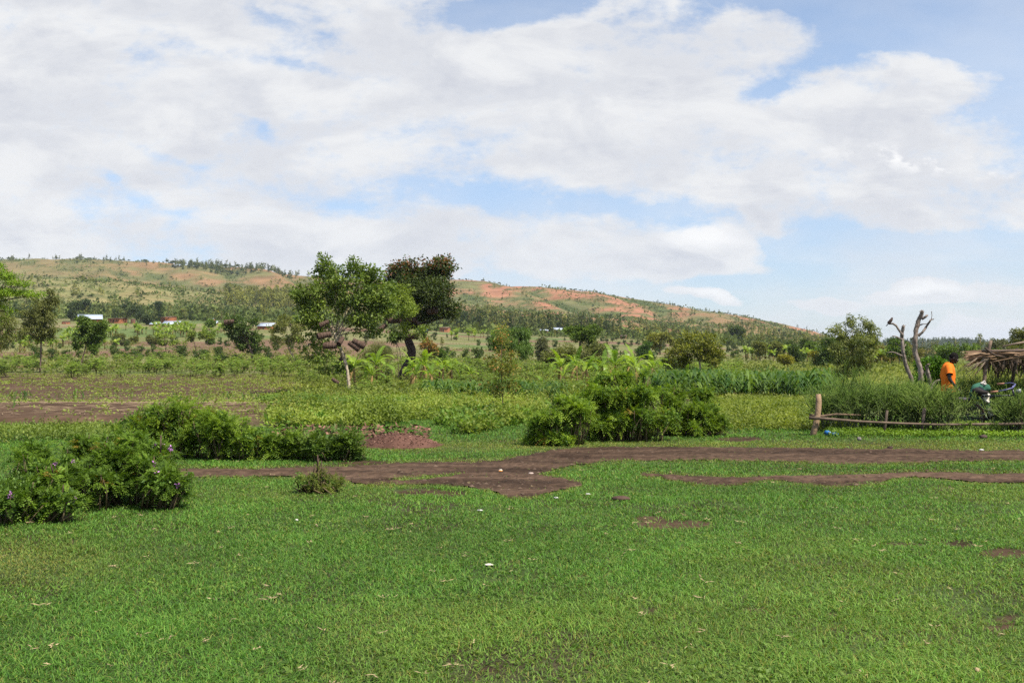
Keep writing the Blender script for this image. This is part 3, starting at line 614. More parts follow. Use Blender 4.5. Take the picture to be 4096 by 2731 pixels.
tree('feathery_tree', 'grey green feathery tree cut by the left edge below the bright branches', -6, 110, [(-7, 378, 2), (-6, 350, 1.6), (-5, 338, 1.3)],
     [(-6, 318, 16, 12), (6, 326, 14, 10), (-8, 340, 16, 9), (10, 338, 9, 7)], 6000, 0.26, 0.08, G_OL, 0.6, droop=0.6)
tree('grevillea_tree', 'feathery grey green tree on a thin dark stem, leftmost in the cassava', 40.5, 125,
     [(40, 373, 1.5), (41, 355, 1.2), (41, 340, 1.1), (40.5, 328, 0.9)],
     [(50, 300, 7, 6), (43, 304, 10, 8), (52, 312, 7, 7), (35, 313, 11, 8), (45, 320, 14, 9), (27, 324, 7, 7), (38, 331, 14, 8), (51, 331, 8, 6), (49, 291, 4, 4), (22, 334, 4, 4)],
     8000, 0.34, 0.11, G_OL, 0.55, bark=(0.11, 0.07, 0.06), droop=0.6, gap=0.36, sub=3, fine=0.6)
tree('avocado_tree', 'small leaning tree with glossy green leaves behind the bean field', 81, 128,
     [(80.5, 372, 1.6), (82, 360, 1.1), (85, 350, 0.9), (86, 343, 0.8)],
     [(86, 325, 9, 8), (96, 331, 9, 7), (80, 336, 8, 7), (90, 338, 12, 6), (84, 319, 5, 4), (77, 345, 4, 4), (95, 347, 5, 4), (101, 325, 4, 4), (76, 325, 4, 4, 0, .3)],
     6000, 0.30, 0.16, G_MD, 0.5, bark=(0.15, 0.10, 0.08), gap=0.25, fine=0.6)
tree('mango_tree', 'rounded glossy tree holding a log hive, behind the cassava', 252, 165, [(253, 366, 2.6), (252, 353, 2.2), (249, 345, 1.8)],
     [(236, 321, 10, 7), (247, 326, 12, 8), (230, 332, 8, 6), (241, 338, 13, 8), (254, 338, 9, 8), (246, 347, 10, 5), (258, 346, 5, 6), (229, 322, 5, 4, 0, .5)],
     5500, 0.40, 0.22, G_DK, 0.65, bark=(0.14, 0.10, 0.08), gap=0.36)
tree('umbrella_tree', 'thin open tree with a crooked pale stem left of the tall hive tree', 292, 170, [(297, 367, 1.5), (293, 356, 1.2), (288, 348, 1.0), (289, 340, .9)],
     [(284, 322, 9, 5), (294, 328, 10, 6), (277, 330, 8, 6), (286, 338, 12, 6), (299, 338, 7, 6), (275, 341, 5, 5)],
     4200, 0.38, 0.16, G_OL, 0.6, bark=(0.22, 0.17, 0.12), gap=0.4, fine=0.7)
tree('weeping_tree', 'dense tree with long drooping leafy strands behind the sapling', 511, 130, [(509, 374, 3.0), (510, 355, 2.6), (511, 343, 2.2)],
     [(503, 333, 14, 8), (518, 332, 13, 7), (510, 341, 18, 7), (525, 342, 6, 10), (522, 352, 3, 9, 0, .9), (528, 346, 3, 6), (496, 340, 8, 8)],
     8500, 0.30, 0.11, ((0.02, 0.045, 0.012), (0.075, 0.13, 0.03)), 0.55, droop=1.6)
tree('umbrella_crowned_tree', 'dark tree with a flat-topped glossy crown on a stout stem in the middle distance', 581, 150, [(583, 369, 2.4), (582, 357, 1.9), (580, 348, 1.9), (580, 342, 1.8)],
     [(574, 329, 9, 5), (585, 331, 9, 5), (593, 330, 7, 5), (578, 337, 9, 4), (588, 339, 7, 4), (592, 347, 4, 4)],
     5200, 0.34, 0.18, ((0.018, 0.042, 0.012), (0.10, 0.155, 0.03)), 0.6, bark=(0.12, 0.09, 0.06))
tree('coffee_bush', 'broad dark olive bush left of the flat-topped tree', 557, 140, [(557, 371, 1.5), (556, 360, 1.2)], [(549, 358, 9, 7), (560, 353, 9, 8), (566, 361, 9, 7), (545, 366, 7, 4), (572, 352, 6, 6)],
     5500, 0.30, 0.13, G_OL, 0.7, cat='bush', gap=0.2)
tree('olive_bush', 'olive green bush at the foot of the flat-topped tree', 596, 145, [(596, 371, 1.2), (596, 362, 1.0)], [(590, 352, 8, 6), (601, 350, 7, 6), (598, 360, 9, 6), (586, 362, 5, 5)], 4300, 0.3, 0.12, G_OL, 0.7, cat='bush', gap=0.25)
tree('spreading_tree', 'wide round-crowned tree with pale bare limbs showing, in front of the right-hand fields', 701, 92,
     [(701.5, 386, 1.9), (700.5, 375, 1.5), (700, 366, 1.5), (699.5, 361, 1.4)],
     [(700, 342, 15, 8), (697, 350, 15, 8), (684, 345, 10, 7), (713, 346, 9, 8), (690, 353, 16, 9), (707, 356, 12, 7), (674, 352, 8, 6), (682, 362, 10, 6), (670, 361, 4, 5), (717, 353, 5, 7), (713, 362, 7, 5)],
     5600, 0.26, 0.13, ((0.040, 0.055, 0.014), (0.15, 0.165, 0.038)), 0.42, bark=(0.34, 0.28, 0.23), gap=0.42, sub=4, fine=0.75, sides=8)
tree('mango_sapling', 'dark leafy bush low behind the left side of the pale-limbed tree', 680, 112, [(688, 378, 1.0), (684, 372, .8)], [(674, 368, 8, 7), (683, 370, 8, 6), (690, 372, 4, 4), (668, 362, 4, 4)], 3800, 0.24, 0.11, G_DK, 0.5, cat='bush')
tree('round_bush', 'dark rounded bush low behind the right side of the pale-limbed tree', 713, 160, [(713, 366, 1.0), (713, 362, .8)], [(708, 358, 7, 5), (717, 358, 7, 6)], 2200, 0.34, 0.2, G_DK, 0.7, cat='bush')
tree('flat_topped_tree', 'low spreading yellow-green acacia in the middle of the right-hand fields', 660, 330, [(660, 350, 1.2), (660, 345, 1.0)], [(652, 340, 7, 4), (662, 338, 8, 4), (671, 342, 6, 3), (656, 345, 8, 3)], 3200, 0.8, 0.4, ((0.06, 0.075, 0.02), (0.17, 0.18, 0.04)), 1.6)
tree('round_tree', 'compact dark round tree standing alone in the stubble', 576 + 68, 235, [(644, 359, 1.2), (644, 353, 1.0)], [(643, 349, 7, 6), (645, 354, 8, 5), (641, 352, 5, 5)], 3000, 0.5, 0.28, ((0.02, 0.048, 0.016), (0.06, 0.11, 0.03)), 1.2)
tree('grey_bush', 'tall grey green bush between the weeping tree and the flat-topped tree', 529 + 14, 190, [(543, 364, 1.0), (543, 352, .8)], [(541, 340, 5, 5), (543, 348, 7, 7), (540, 356, 6, 5)], 3200, 0.42, 0.16, G_GR, 0.9, cat='bush')
tree('blue_green_shrub', 'big soft light green shrub behind the tall banana plants', 378, 140, [(378, 370, .9), (378, 362, .8)], [(375, 350, 12, 7), (366, 354, 8, 6), (385, 353, 8, 7), (377, 360, 13, 5)], 7000, 0.3, 0.05, G_OL, 0.8, cat='bush', up=1.0)
tree('reddish_bush', 'bush with reddish brown young leaves right of the thick dark trunk', 430, 150, [(430, 369, .8), (430, 362, .6)], [(429, 346, 7, 6), (434, 350, 6, 5), (429, 355, 8, 5)], 3300, 0.3, 0.13, G_OL, 0.6, mix2=(0.8, ((0.16, 0.08, 0.04), (0.28, 0.16, 0.07)), -0.2), cat='bush')
tree('green_bush', 'round green bush beside the reddish bush', 441, 160, [(441, 366, .8), (441, 360, .6)], [(441, 354, 6, 5), (445, 357, 5, 4)], 1800, 0.32, 0.16, G_MD, 0.6, cat='bush')
tree('citrus_bush', 'dense glossy bright green bush behind the man', 932, 33, [(932, 384, 1.5), (932, 374, 1.2)], [(926, 366, 10, 8), (940, 367, 10, 9), (932, 371, 14, 9), (921, 376, 8, 7), (945, 377, 8, 7), (933, 360, 7, 4)],
     9500, 0.085, 0.05, ((0.025, 0.062, 0.012), (0.085, 0.17, 0.025)), 0.16, cat='bush', per=18)
for (nm, lb, u, Y, yb, blobs, pal, L) in [
    ('broadleaf_tree', 'brownish olive rounded tree behind the man, left of the pale green one', 910, 215, 361, [(900, 350, 9, 6), (912, 348, 9, 6), (906, 356, 13, 6), (918, 355, 8, 6)], ((0.045, 0.055, 0.022), (0.12, 0.115, 0.05)), .42),
    ('broadleaf_tree', 'pale green rounded tree just left of the thatched shelter', 951, 205, 362, [(945, 349, 9, 6), (956, 350, 9, 6), (950, 357, 12, 6)], G_MD, .42),
    ('broadleaf_tree', 'bright green tree seen between the two bare trunks', 899, 190, 363, [(895, 346, 6, 6), (899, 355, 9, 8), (904, 350, 6, 7)], G_MD, .4),
    ('conifer_tree', 'narrow dark conifer left of the bare pollarded trunks', 899 - 5, 260, 359, [(894, 341, 3.5, 5), (894, 349, 5, 7)], G_DK, .4),
    ('broadleaf_tree', 'brownish olive tree left of the leaning bare trunk', 884, 200, 362, [(880, 350, 9, 6), (889, 351, 8, 6), (885, 358, 12, 5)], ((0.055, 0.065, 0.024), (0.15, 0.14, 0.05)), .42),
    ('broadleaf_tree', 'light green tree at the far edge of the pasture beside the young eucalyptus', 874, 230, 361, [(874, 346, 6, 5), (877, 353, 7, 6)], G_LT, .42),
    ('broadleaf_tree', 'grey green rounded tree showing above the thatched roof', 1003, 240, 360, [(1000, 343, 8, 4), (1006, 345, 7, 4), (1003, 351, 12, 6)], G_GR, .45),
    ('broadleaf_tree', 'open branched tree at the right edge above the thatched roof', 1019, 170, 364, [(1012, 336, 6, 5), (1022, 334, 9, 6), (1018, 343, 12, 5), (1014, 352, 11, 6)], G_OL, .36),
    ('broadleaf_tree', 'dark green tree mass under the thatched roof at the field edge', 985, 215, 361, [(975, 352, 9, 5), (988, 354, 10, 5), (998, 355, 9, 5)], G_MD, .42),
    ('broadleaf_tree', 'wide dark tree standing alone on the green slope below the hill', 727 + 14, 420, 352, [], G_DK, .9),
    ('broadleaf_tree', 'olive tree beside the banana row in the right-hand distance', 760, 250, 358, [(759, 347, 4, 4), (761, 352, 6, 4)], G_OL, .45),
    ('broadleaf_tree', 'dark tree with two low crowns right of the banana row', 795, 230, 361, [(794, 350, 4, 5), (797, 356, 6, 4)], G_DK, .45),
    ('broadleaf_tree', 'small round dark tree before the village roofs', 789, 330, 355, [(786, 346, 5, 3.5), (791, 347, 5, 3.5)], G_DK, .6),
    ('broadleaf_tree', 'upright dark green tree before the village roofs', 803, 300, 356, [(803, 347, 4, 5), (802, 352, 4, 4)], G_DK, .5),
    ('broadleaf_tree', 'rounded green tree on a short stem right of the village roofs', 812, 290, 357, [(812, 347, 5, 4), (811, 350, 4, 3)], G_MD, .5),
    ('broadleaf_tree', 'small yellow-green tree at the head of the pasture', 818, 180, 364, [(816, 354, 4, 3), (821, 357, 4, 3), (817, 362, 3, 3)], G_YL, .35),
    ('shrub', 'round yellow-green shrub at the head of the pasture', 793 - 7, 180, 365, [(783, 359, 4, 3), (788, 360, 4, 4)], G_YL, .35),
    ('broadleaf_tree', 'olive round tree before the village, left of the upright one', 774, 300, 356, [(773, 345, 6, 5), (776, 350, 6, 4)], G_OL, .55),
    ('broadleaf_tree', 'feathery olive tree right of the banana row', 782 - 5, 270, 358, [(777, 345, 4, 4), (778, 351, 5, 5)], G_OL, .5),
]:
    if not blobs:
        u, Y = 727 + 9, 640; yb = HY - (float(H(X(u, Y), Y)) - CZ) / Y * F; blobs = [(u - 3, yb - 11, 5, 4), (u + 4, yb - 11, 5, 4), (u, yb - 7, 5, 3)]
    p = at(u, Y); y0 = HY - (p.z - CZ) / Y * F
    cx = sum(b[0] for b in blobs) / len(blobs)
    tree(nm, lb, u, Y, [(u, y0, 1.0), (u * .5 + cx * .5, y0 - 5, 0.8), (cx, min(b[1] for b in blobs) + 5, .6)], blobs, 3600, L, L * .5, pal, L * 2.0, cat='shrub' if nm == 'shrub' else 'tree', sub=2)

# flat yellow-green shrubs, round bushes on the left plots
for lb, u, y, bl, pal in [
    ('low flat-topped yellow-green tree in the stubble, left of its taller twin', 166, 352, [(162, 335, 6, 2.5), (170, 337, 5, 2.5), (160, 342, 6, 3), (171, 344, 5, 3)], G_LT),
    ('flat-topped yellow-green tree on several stems, right of its lower twin', 196, 354, [(190, 335, 7, 3), (200, 334, 7, 3), (188, 341, 5, 3), (207, 338, 6, 4)], G_LT),
    ('rounded green tree touching the flat-topped yellow-green one', 207, 348, [(208, 340, 6, 4), (207, 335, 5, 3)], G_MD),
    ('soft round green bush, leftmost in the stubble', 117.5, 344, [(117, 338, 4.6, 4), (119, 341, 4, 3)], G_OL),
    ('small round bush in the stubble between the coffee shrubs', 132.5, 344, [(132.5, 339.5, 3, 3)], G_OL),
    ('loose grey green bush in front of the round one', 122, 346, [(120, 342, 3, 3), (125, 343, 4, 3)], G_GR),
    ('round olive bush on a short stem in the stubble', 152, 345, [(152, 339, 4, 3.5)], G_OL),
    ('round dense green tree beside the banana grove', 209.5, 338, [(209, 326, 6, 5)], G_MD),
]:
    Y = Yfor(u, y, 180, 420); kk = Y / 250
    tree('flat_topped_tree' if 'flat' in lb else ('bush' if 'bush' in lb else 'green_tree'), lb, u, Y, [(u, y, .7), (u, y - 5, .6), (bl[0][0] * .5 + u * .5, bl[0][1] + 3, .5)], bl, 1900, .42 * kk, .22 * kk, pal, .8 * kk, cat='bush' if 'bush' in lb else 'tree', sub=1)
# the dark trees among the left houses
for lb, u, y, bl in [
    ('tall dark grey green tree mass between the brick houses', 128, 323, [(125, 308, 6, 6), (132, 310, 8, 7), (138, 316, 6, 6), (120, 315, 7, 5)]),
    ('dark narrow tree right of the brick houses', 159.5, 317, [(159, 307, 3, 5), (160, 311, 3.5, 4)]),
    ('dark tree left of the metal-roofed house', 76, 321, [(76, 306, 4, 5), (75, 313, 5, 6)]),
    ('dark tree above the ridge of the metal-roofed house', 84, 312, [(84, 303, 4, 4), (86, 306, 4, 3)]),
    ('dark round tree against the wall of the brick houses', 148.5, 325, [(148, 319, 4, 4), (149, 322, 4, 3)]),
    ('grey green tree in front of the middle brick house', 156, 321, [(155, 315, 4, 4), (157, 318, 3, 3)]),
    ('dark bushy tree behind the feathery tree at left', 28, 318, [(30, 312, 8, 6), (22, 318, 8, 6)]),
]:
    Y = Yfor(u, y, 400, 640); kk = Y / 250
    tree('dark_tree', lb, u, Y, [(u, y, .8), (u, y - 5, .7)], bl, 2400, .42 * kk, .2 * kk, ((0.022, 0.038, 0.024), (0.05, 0.075, 0.04)), .9 * kk, sub=1)

# small coffee-like shrubs dotted over the plots
proto = thing('coffee_shrub', 'small rounded shrub dotted over the ploughed plots', 'shrub', at(180, 260), 0, 'small shrubs over the plots')
crown_mb([(0, 0, 0.9, .7, .7, .8)], 420, .3, .16, G_DK, .35).build('foliage', M_leaf, proto); MB().tube([(0, 0, -.1), (0, 0, .9)], .05, 5, (.1, .08, .06)).build('stem', M_bark, proto)
cnt = 0
while cnt < 150:
    u = random.uniform(-10, 1030); y = random.uniform(338, 362); Y = Yfor(u, y, 150, 560)
    if abs(HY - (float(H(X(u, Y), Y)) - CZ) / Y * F - y) > 1: continue
    if 150 < u and Y < 180: continue
    dup(proto, at(u, Y), random.random() * 6, (random.uniform(.7, 1.6),) * 2 + (random.uniform(.7, 1.7),)); cnt += 1

# ------------------------------------------------------------------ banana plants
def banana_leaf_mb(Lf, Wf, az, rise, arch, mb, col, slit=0.25, segs=14):
    t = np.linspace(0, 1, segs + 1); ang = rise - arch * t ** 1.3; ds = Lf / segs
    px = np.concatenate([[0], np.cumsum(np.cos(ang[:-1]) * ds)]); pz = np.concatenate([[0], np.cumsum(np.sin(ang[:-1]) * ds)])
    d = np.array([math.cos(az), math.sin(az), 0]); sdv = np.array([-math.sin(az), math.cos(az), 0])
    P = d[None] * px[:, None] + np.array([0, 0, 1.0])[None] * pz[:, None]
    w = Wf * np.clip(np.sin(np.pi * np.clip((t - 0.10) / 0.92, 0, 1)) ** 0.55, 0, 1) * (t > 0.1)
    Nn = np.stack([-np.sin(ang)[:, None] * d[None] + np.cos(ang)[:, None] * np.array([0, 0, 1.0])[None]], 0)[0]
    mb.tube(P, np.linspace(0.030, 0.008, segs + 1), 4, np.array(col) * 1.3 + np.array([.05, .05, 0]))
    for s_ in (-1, 1):
        for k in range(1, segs):
            j = random.uniform(0, slit); hang = random.uniform(0.05, 0.5)
            a = P[k]; b = P[k + 1] * (1 - .12) + P[k] * .12
            sw = w[k] if w[k] > 0 else 0; sw2 = w[k + 1]
            o1 = s_ * sdv * sw * .5 + Nn[k] * (0.22 - hang) * sw * .5; o2 = s_ * sdv * sw2 * .5 + Nn[k + 1] * (0.22 - hang) * sw2 * .5
            sh = (P[k + 1] - P[k]) * 0.5
            mb.add([a, b, b + o2 + sh * (1 - j), a + o1 + sh], [[0, 1, 2, 3]], None, np.array(col) * random.uniform(.85, 1.15))
def banana(label, u, Y, h, nl=8, group='banana plants behind the bean field', lean=0.0, seed=0, name='banana_plant'):
    p = at(u, Y); root = thing(name, label, 'banana plant', p, 0, group); hs = h * 0.56
    tp = np.array([(lean * hs * t ** 1.4, 0, hs * t) for t in np.linspace(-.05, 1, 6)]); tp[:, 0] = np.nan_to_num(tp[:, 0])
    MB().tube(tp, np.linspace(.13, .07, 6), 8, (0.20, 0.15, 0.06), wob=.15).build('pseudostem', M_bark, root, smooth=True)
    for k in range(nl):
        m = MB(); az = k * 2.4 + random.random() * 1.0 + seed; y_ = random.random()
        col = lerp((0.055, 0.12, 0.018), (0.15, 0.23, 0.035), y_); upr = 1.35 - 1.1 * (k / nl) + random.uniform(-.1, .1)
        banana_leaf_mb(h * random.uniform(.56, .72), h * .15, az, upr, random.uniform(1.2, 2.2) * (0.5 if k == 0 else 1), m, col)
        m.build('leaf', M_gloss, root, loc=tuple(tp[-1]))
    for k in range(3):
        m = MB(); banana_leaf_mb(h * .4, h * .08, random.random() * 6, -.6, 1.0, m, (0.24, 0.15, 0.06), segs=8); m.build('dead_leaf', M_straw, root, loc=tuple(tp[-1] * .97))
    return root
for i, (u, Y, h, lb) in enumerate([
    (355, 84, 3.2, 'banana plant with one upright broad leaf, right of the pale trunk'), (377, 86, 3.5, 'tall banana plant between the two hive trees'),
    (371, 80, 2.3, 'leaning banana plant with yellowing leaves at the foot of the tall one'),
    (411, 88, 3.0, 'banana plant directly below the thick dark trunk'), (424, 90, 3.4, 'tallest banana plant of the clump under the dark tree'),
    (417, 82, 2.3, 'short banana plant in the middle of the clump under the dark tree'), (442, 88, 3.1, 'banana plant with yellow midribs right of the dark tree'), (433, 84, 2.2, 'low banana plant at the right foot of the dark tree clump'),
    (470, 92, 1.8, 'small young banana plant alone between the two banana clumps'), (452, 94, 2.4, 'banana plant at the right end of the dark tree clump'),
    (560, 88, 3.2, 'banana plant with an erect bright leaf at the left end of the right-hand clump'), (577, 90, 3.3, 'banana plant holding a withered orange leaf'), (586, 86, 2.9, 'bushy banana plant left of the centre of the right-hand clump'),
    (602, 92, 2.9, 'banana plant behind the gap in the right-hand clump'), (616, 86, 3.5, 'tallest banana plant above the big pinnate thicket'), (638, 84, 3.3, 'banana plant with lime young leaves over the thicket'), (650, 88, 3.0, 'banana plant with drooping yellow-lit leaves at the right end'),
    (687, 84, 2.0, 'small banana plant in front of the pale-limbed tree'), (542, 64, 1.6, 'small banana plant low in the weeds left of the thicket'), (565, 80, 2.2, 'low banana plant in front of the erect-leaved one'), (628, 92, 3.0, 'banana plant between the two tallest of the right-hand clump'),
]): banana(lb, u, Y, h, nl=9 if h > 2.5 else 6, seed=i, lean=random.uniform(-.12, .12))
# distant groves: every plant its own object, shared meshes
protos = []
for v in range(5):
    m = MB(); m.tube([(0, 0, -.1), (0, 0, 1.6)], [.14, .09], 5, (0.19, 0.15, 0.07))
    for k in range(8):
        mm = MB(); az = k * 2.4 + v; rise = 1.3 - 1.0 * k / 8; arch = random.uniform(.8, 1.7); t = np.linspace(0, 1, 5); ang = rise - arch * t
        px = np.concatenate([[0], np.cumsum(np.cos(ang[:-1]) * .42)]); pz = np.concatenate([[0], np.cumsum(np.sin(ang[:-1]) * .42)]) + 1.6
        d = np.array([math.cos(az), math.sin(az), 0]); s_ = np.array([-math.sin(az), math.cos(az), 0]); w = np.array([.06, .28, .33, .26, .03])
        P = d * px[:, None] + np.array([0, 0, 1.0]) * pz[:, None]; V = np.stack([P - s_ * w[:, None], P + s_ * w[:, None]], 1).reshape(-1, 3)
        m.add(V, [[2 * i, 2 * i + 1, 2 * i + 3, 2 * i + 2] for i in range(4)], None, lerp((0.07, 0.13, 0.03), (0.17, 0.23, 0.06), random.random()))
    protos.append(m.mesh('banana_plant', M_leaf))
def place_far_banana(u, Y, label, group):
    p = at(u, Y); o = bpy.data.objects.new('banana_plant', random.choice(protos)); COL.objects.link(o); o.location = p; s = random.uniform(1.0, 1.55)
    o.scale = (s, s, s * random.uniform(.9, 1.15)); o.rotation_euler = (0, 0, random.random() * 6.28); tag(o, label, 'banana plant', group)
def grove(n, u0, u1, y0, y1, lo, hi, lab):
    k = 0; tries = 0
    while k < n and tries < n * 8:
        tries += 1; u = random.uniform(u0, u1); y = random.uniform(y0, y1); Y = Yfor(u, y, lo, hi)
        if float(fbm(np.array([u / 14.0]), np.array([Y / 25.0 + 7]), 2)[0]) < .42: continue
        place_far_banana(u, Y, lab, lab); k += 1
grove(120, 75, 245, 329, 338, 280, 520, 'banana plants in the grove below the brick houses')
grove(75, -5, 118, 335, 354, 190, 400, 'banana plants in the grove at the left edge')
grove(45, 450, 520, 333, 341, 300, 620, 'banana plants on the slope below the orange brick house')
grove(60, 745, 830, 354, 362, 170, 300, 'banana plants in the row before the right-hand village')
grove(12, 868, 890, 362, 368, 150, 210, 'banana plants at the far edge of the pasture')

# ------------------------------------------------------------------ cassava
def cassava_mb(seed, h=1.35):
    m = MB(); r = random.Random(seed)
    for s in range(r.randint(2, 4)):
        a = r.random() * 6.28; top = np.array([math.cos(a) * .3, math.sin(a) * .3, h * r.uniform(.75, 1)])
        m.tube([(0, 0, -.05), top * .5 + np.array([0, 0, .05]), top], [.02, .016, .01], 4, (0.10, 0.09, 0.05))
        n = 18; th = rng.random(n) * 6.28; el = rng.random(n) * 1.3 - .6; D = np.stack([np.cos(th) * np.cos(el), np.sin(th) * np.cos(el), np.sin(el)], -1)
        E_ = top * np.array([1, 1, 1.0]) + D * (0.15 + 0.30 * rng.random(n))[:, None]; E_[:, 2] -= .55 * h * rng.random(n) ** 2
        for k in range(5):
            rot = (k - 2) * .62; c_, s_ = math.cos(rot), math.sin(rot); D2 = np.stack([D[:, 0] * c_ - D[:, 1] * s_, D[:, 0] * s_ + D[:, 1] * c_, -0.25 + 0 * D[:, 2]], -1)
            m.leaves(E_, D2, np.tile([0, 0, 1.0], (n, 1)) + rng.normal(size=(n, 3)) * .25, .26, .09, lerp((0.045, 0.085, 0.02), (0.13, 0.19, 0.04), rng.random(n)))
    return m
cm = [cassava_mb(i).mesh('cassava_plant', M_leaf) for i in range(6)]
spots = []
while len(spots) < 1000:
    u = random.uniform(-60, 740); Y = math.exp(random.uniform(math.log(50), math.log(185)))
    lo = 108 if u < 290 else (58 if u > 360 else 88)
    if Y < lo + 12 * (float(fbm(np.array([u / 30.0]), np.array([1.0]), 2)[0]) - .3): continue
    if u < 300 and float(fbm(np.array([u / 11.0 + 40]), np.array([Y / 9.0]), 2)[0]) < .47: continue
    if u > 640 and Y < 95 and random.random() < .7: continue
    if u > 300 and float(fbm(np.array([u / 12.0]), np.array([Y / 5.0]), 2)[0]) < .5: continue
    spots.append((u, Y))
spots.sort(key=lambda s: s[1])
rest = MB()
for i, (u, Y) in enumerate(spots):
    p = at(u, Y); s = random.uniform(.55, 1.35) * (.68 if (u > 300 and Y < 112) else 1)
    if i < 260:
        o = bpy.data.objects.new('cassava_plant', random.choice(cm)); COL.objects.link(o); o.location = p; o.rotation_euler = (0, 0, random.random() * 6.28); o.scale = (s * 1.1, s * 1.1, s)
        tag(o, 'leafy cassava plant growing in the planted strip around the banana clumps', 'cassava plant', 'cassava plants')
    else:
        src = cassava_mb(i); V = np.vstack(src.v) * s + np.array(p); rest.add(V, np.vstack(src.q), np.vstack(src.t), np.vstack(src.c))
tag(rest.build('cassava_crop', M_leaf), 'rows of cassava reading as one green strip beyond the bean field', 'crop', kind='stuff')

# ------------------------------------------------------------------ bean seedlings, beds, weeds, maize
def scatter(n, ufun, Ylo, Yhi, keep, power=1.0):
    l0, l1 = math.log(Ylo), math.log(Yhi); Y = np.exp(l0 + (l1 - l0) * rng.random(n) ** power); u = ufun[0] + (ufun[1] - ufun[0]) * rng.random(n); x = X(u, Y)
    k = keep(u, Y, x); return u[k], Y[k], x[k]
def ground_leaves(mb, x, Y, hgt, rad, k, L, W, pal, up=1.2, jitter=.5):
    n = len(x); z = H(x, Y); i = np.repeat(np.arange(n), k); m = len(i); pn = fbm(x * .45 + 3, Y * .22, 4); tone = .45 * rng.random(n) + 2.0 * (pn - .38)
    hgt = np.broadcast_to(hgt, (n,)); rad = np.broadcast_to(rad, (n,))
    th = rng.random(m) * 6.28; rr = np.sqrt(rng.random(m)) * rad[i]; hh = (0.35 + .65 * rng.random(m)) * hgt[i]
    P = np.stack([x[i] + np.cos(th) * rr, Y[i] + np.sin(th) * rr, z[i] + hh], -1)
    D = np.stack([np.cos(th), np.sin(th), rng.normal(size=m) * jitter], -1); Nn = rng.normal(size=(m, 3)) * .45 + np.array([0, 0, up])
    L = np.broadcast_to(L, (n,))[i]; W = np.broadcast_to(W, (n,))[i]
    mb.leaves(P, D, Nn, L * (0.7 + .6 * rng.random(m)), W * (0.7 + .6 * rng.random(m)), lerp(pal[0], pal[1], np.clip(tone[i] * .75 + .4 * rng.random(m) - .05, 0, 1)))
mb = MB()
lim = lambda Y: np.interp(Y, [22, 26, 32, 45, 80, 130], [-5.6, -6.6, -7.5, -8, 5, 6])
def kp(u, Y, x): 
    dn = 0.13 + 0.55 * sst(55, 110, Y) + 0.42 * sst(90, 300, u) + 0.8 * (fbm(x * .35, Y * .35, 3) - .5) ; inside = x < lim(Y) + .5
    return inside & (rng.random(len(u)) < dn)
u, Y, x = scatter(10500, (-60, 600), 23.3, 122, kp, 1.0)
ground_leaves(mb, x, Y, .10 + .03 * rng.random(len(x)), (.04 + Y * .0010), 6, .042 + Y * .0011, .03 + Y * .0008, ((0.085, 0.125, 0.03), (0.17, 0.22, 0.065)))
u, Y, x = scatter(4200, (-60, 600), 60, 122, kp, 0.8)
ground_leaves(mb, x, Y, .14, .22, 7, .17, .12, ((0.085, 0.12, 0.03), (0.165, 0.21, 0.06)))
tag(mb.build('bean_seedlings', M_leaf), 'young pale green bean seedlings dotted over the dark tilled soil', 'seedlings', kind='stuff')
mb = MB()   # straw litter over the tilled soil
u, Y, x = scatter(1300, (-30, 420), 23.4, 70, lambda u, Y, x: x < lim(Y))
z = H(x, Y); th = rng.random(len(x)) * 3.14; D = np.stack([np.cos(th), np.sin(th) * .6, np.zeros(len(x))], -1)
mb.leaves(np.stack([x, Y, z + .04], -1), D, np.tile([0, -.3, 1.0], (len(x), 1)), .25 + .45 * rng.random(len(x)), .025, (0.28, 0.2, 0.12))
tag(mb.build('crop_litter', M_straw), 'dry stalks lying across the tilled soil', 'straw litter', kind='stuff')
# low green bed in front of the field and garden weeds
mb = MB()
u, Y, x = scatter(6000, (262, 470), 32, 44, lambda u, Y, x: (u > 268 + 10 * np.sin(Y)) & (u < 440 + 3 * (Y - 30)))
ground_leaves(mb, x, Y, .16 + .26 * fbm(x * 1.6, Y * 1.6, 3), .13, 7, .095, .065, ((0.045, 0.095, 0.020), (0.13, 0.205, 0.050)))
tag(mb.build('potato_bed', M_leaf), 'dense bright green leafy crop bed in front of the pale trunk', 'crop bed', kind='stuff')
mb = MB()
def kw_(u, Y, x):
    sy = HY + (CZ + .12) * F / Y; e = fbm(x * .5, Y * .5, 3)
    strip = (np.abs(sy - 405 - 0) < 3) & (u < 420); path = (np.abs(sy - 438) < 7) & (u < 440) & (u > 270)
    lower = np.interp(u, [240, 300, 430, 470, 520, 560], [440, 432, 430, 440, 428, 420]); return (sy < lower + 8 * (e - .5)) & (e > .36 + .25 * path) & ~((u > 730) & (rng.random(len(u)) < .5))
u, Y, x = scatter(24000, (250, 545), 18.5, 48, lambda u, Y, x: kw_(u, Y, x) & (x > lim(Y) + .3))
ground_leaves(mb, x, Y, .08 + .85 * fbm(x * .9 + 4, Y * .9, 3) ** 2.6 * (.4 + rng.random(len(x))), .10, 8, .085, .042, ((0.050, 0.085, 0.018), (0.175, 0.23, 0.055)), up=.6, jitter=.9)
u, Y, x = scatter(11000, (700, 860), 21.5, 75, lambda u, Y, x: rng.random(len(u)) < .75)
ground_leaves(mb, x, Y, .08 + .22 * fbm(x * .6 + 4, Y * .6, 3) ** 1.5, .12, 7, .07, .035, ((0.065, 0.095, 0.018), (0.165, 0.205, 0.045)), up=.8, jitter=.9)
u, Y, x = scatter(3500, (-70, 250), 19.0, 22.2, lambda u, Y, x: rng.random(len(u)) < sst(.3, .6, fbm(x * .6, Y * .6, 3)))
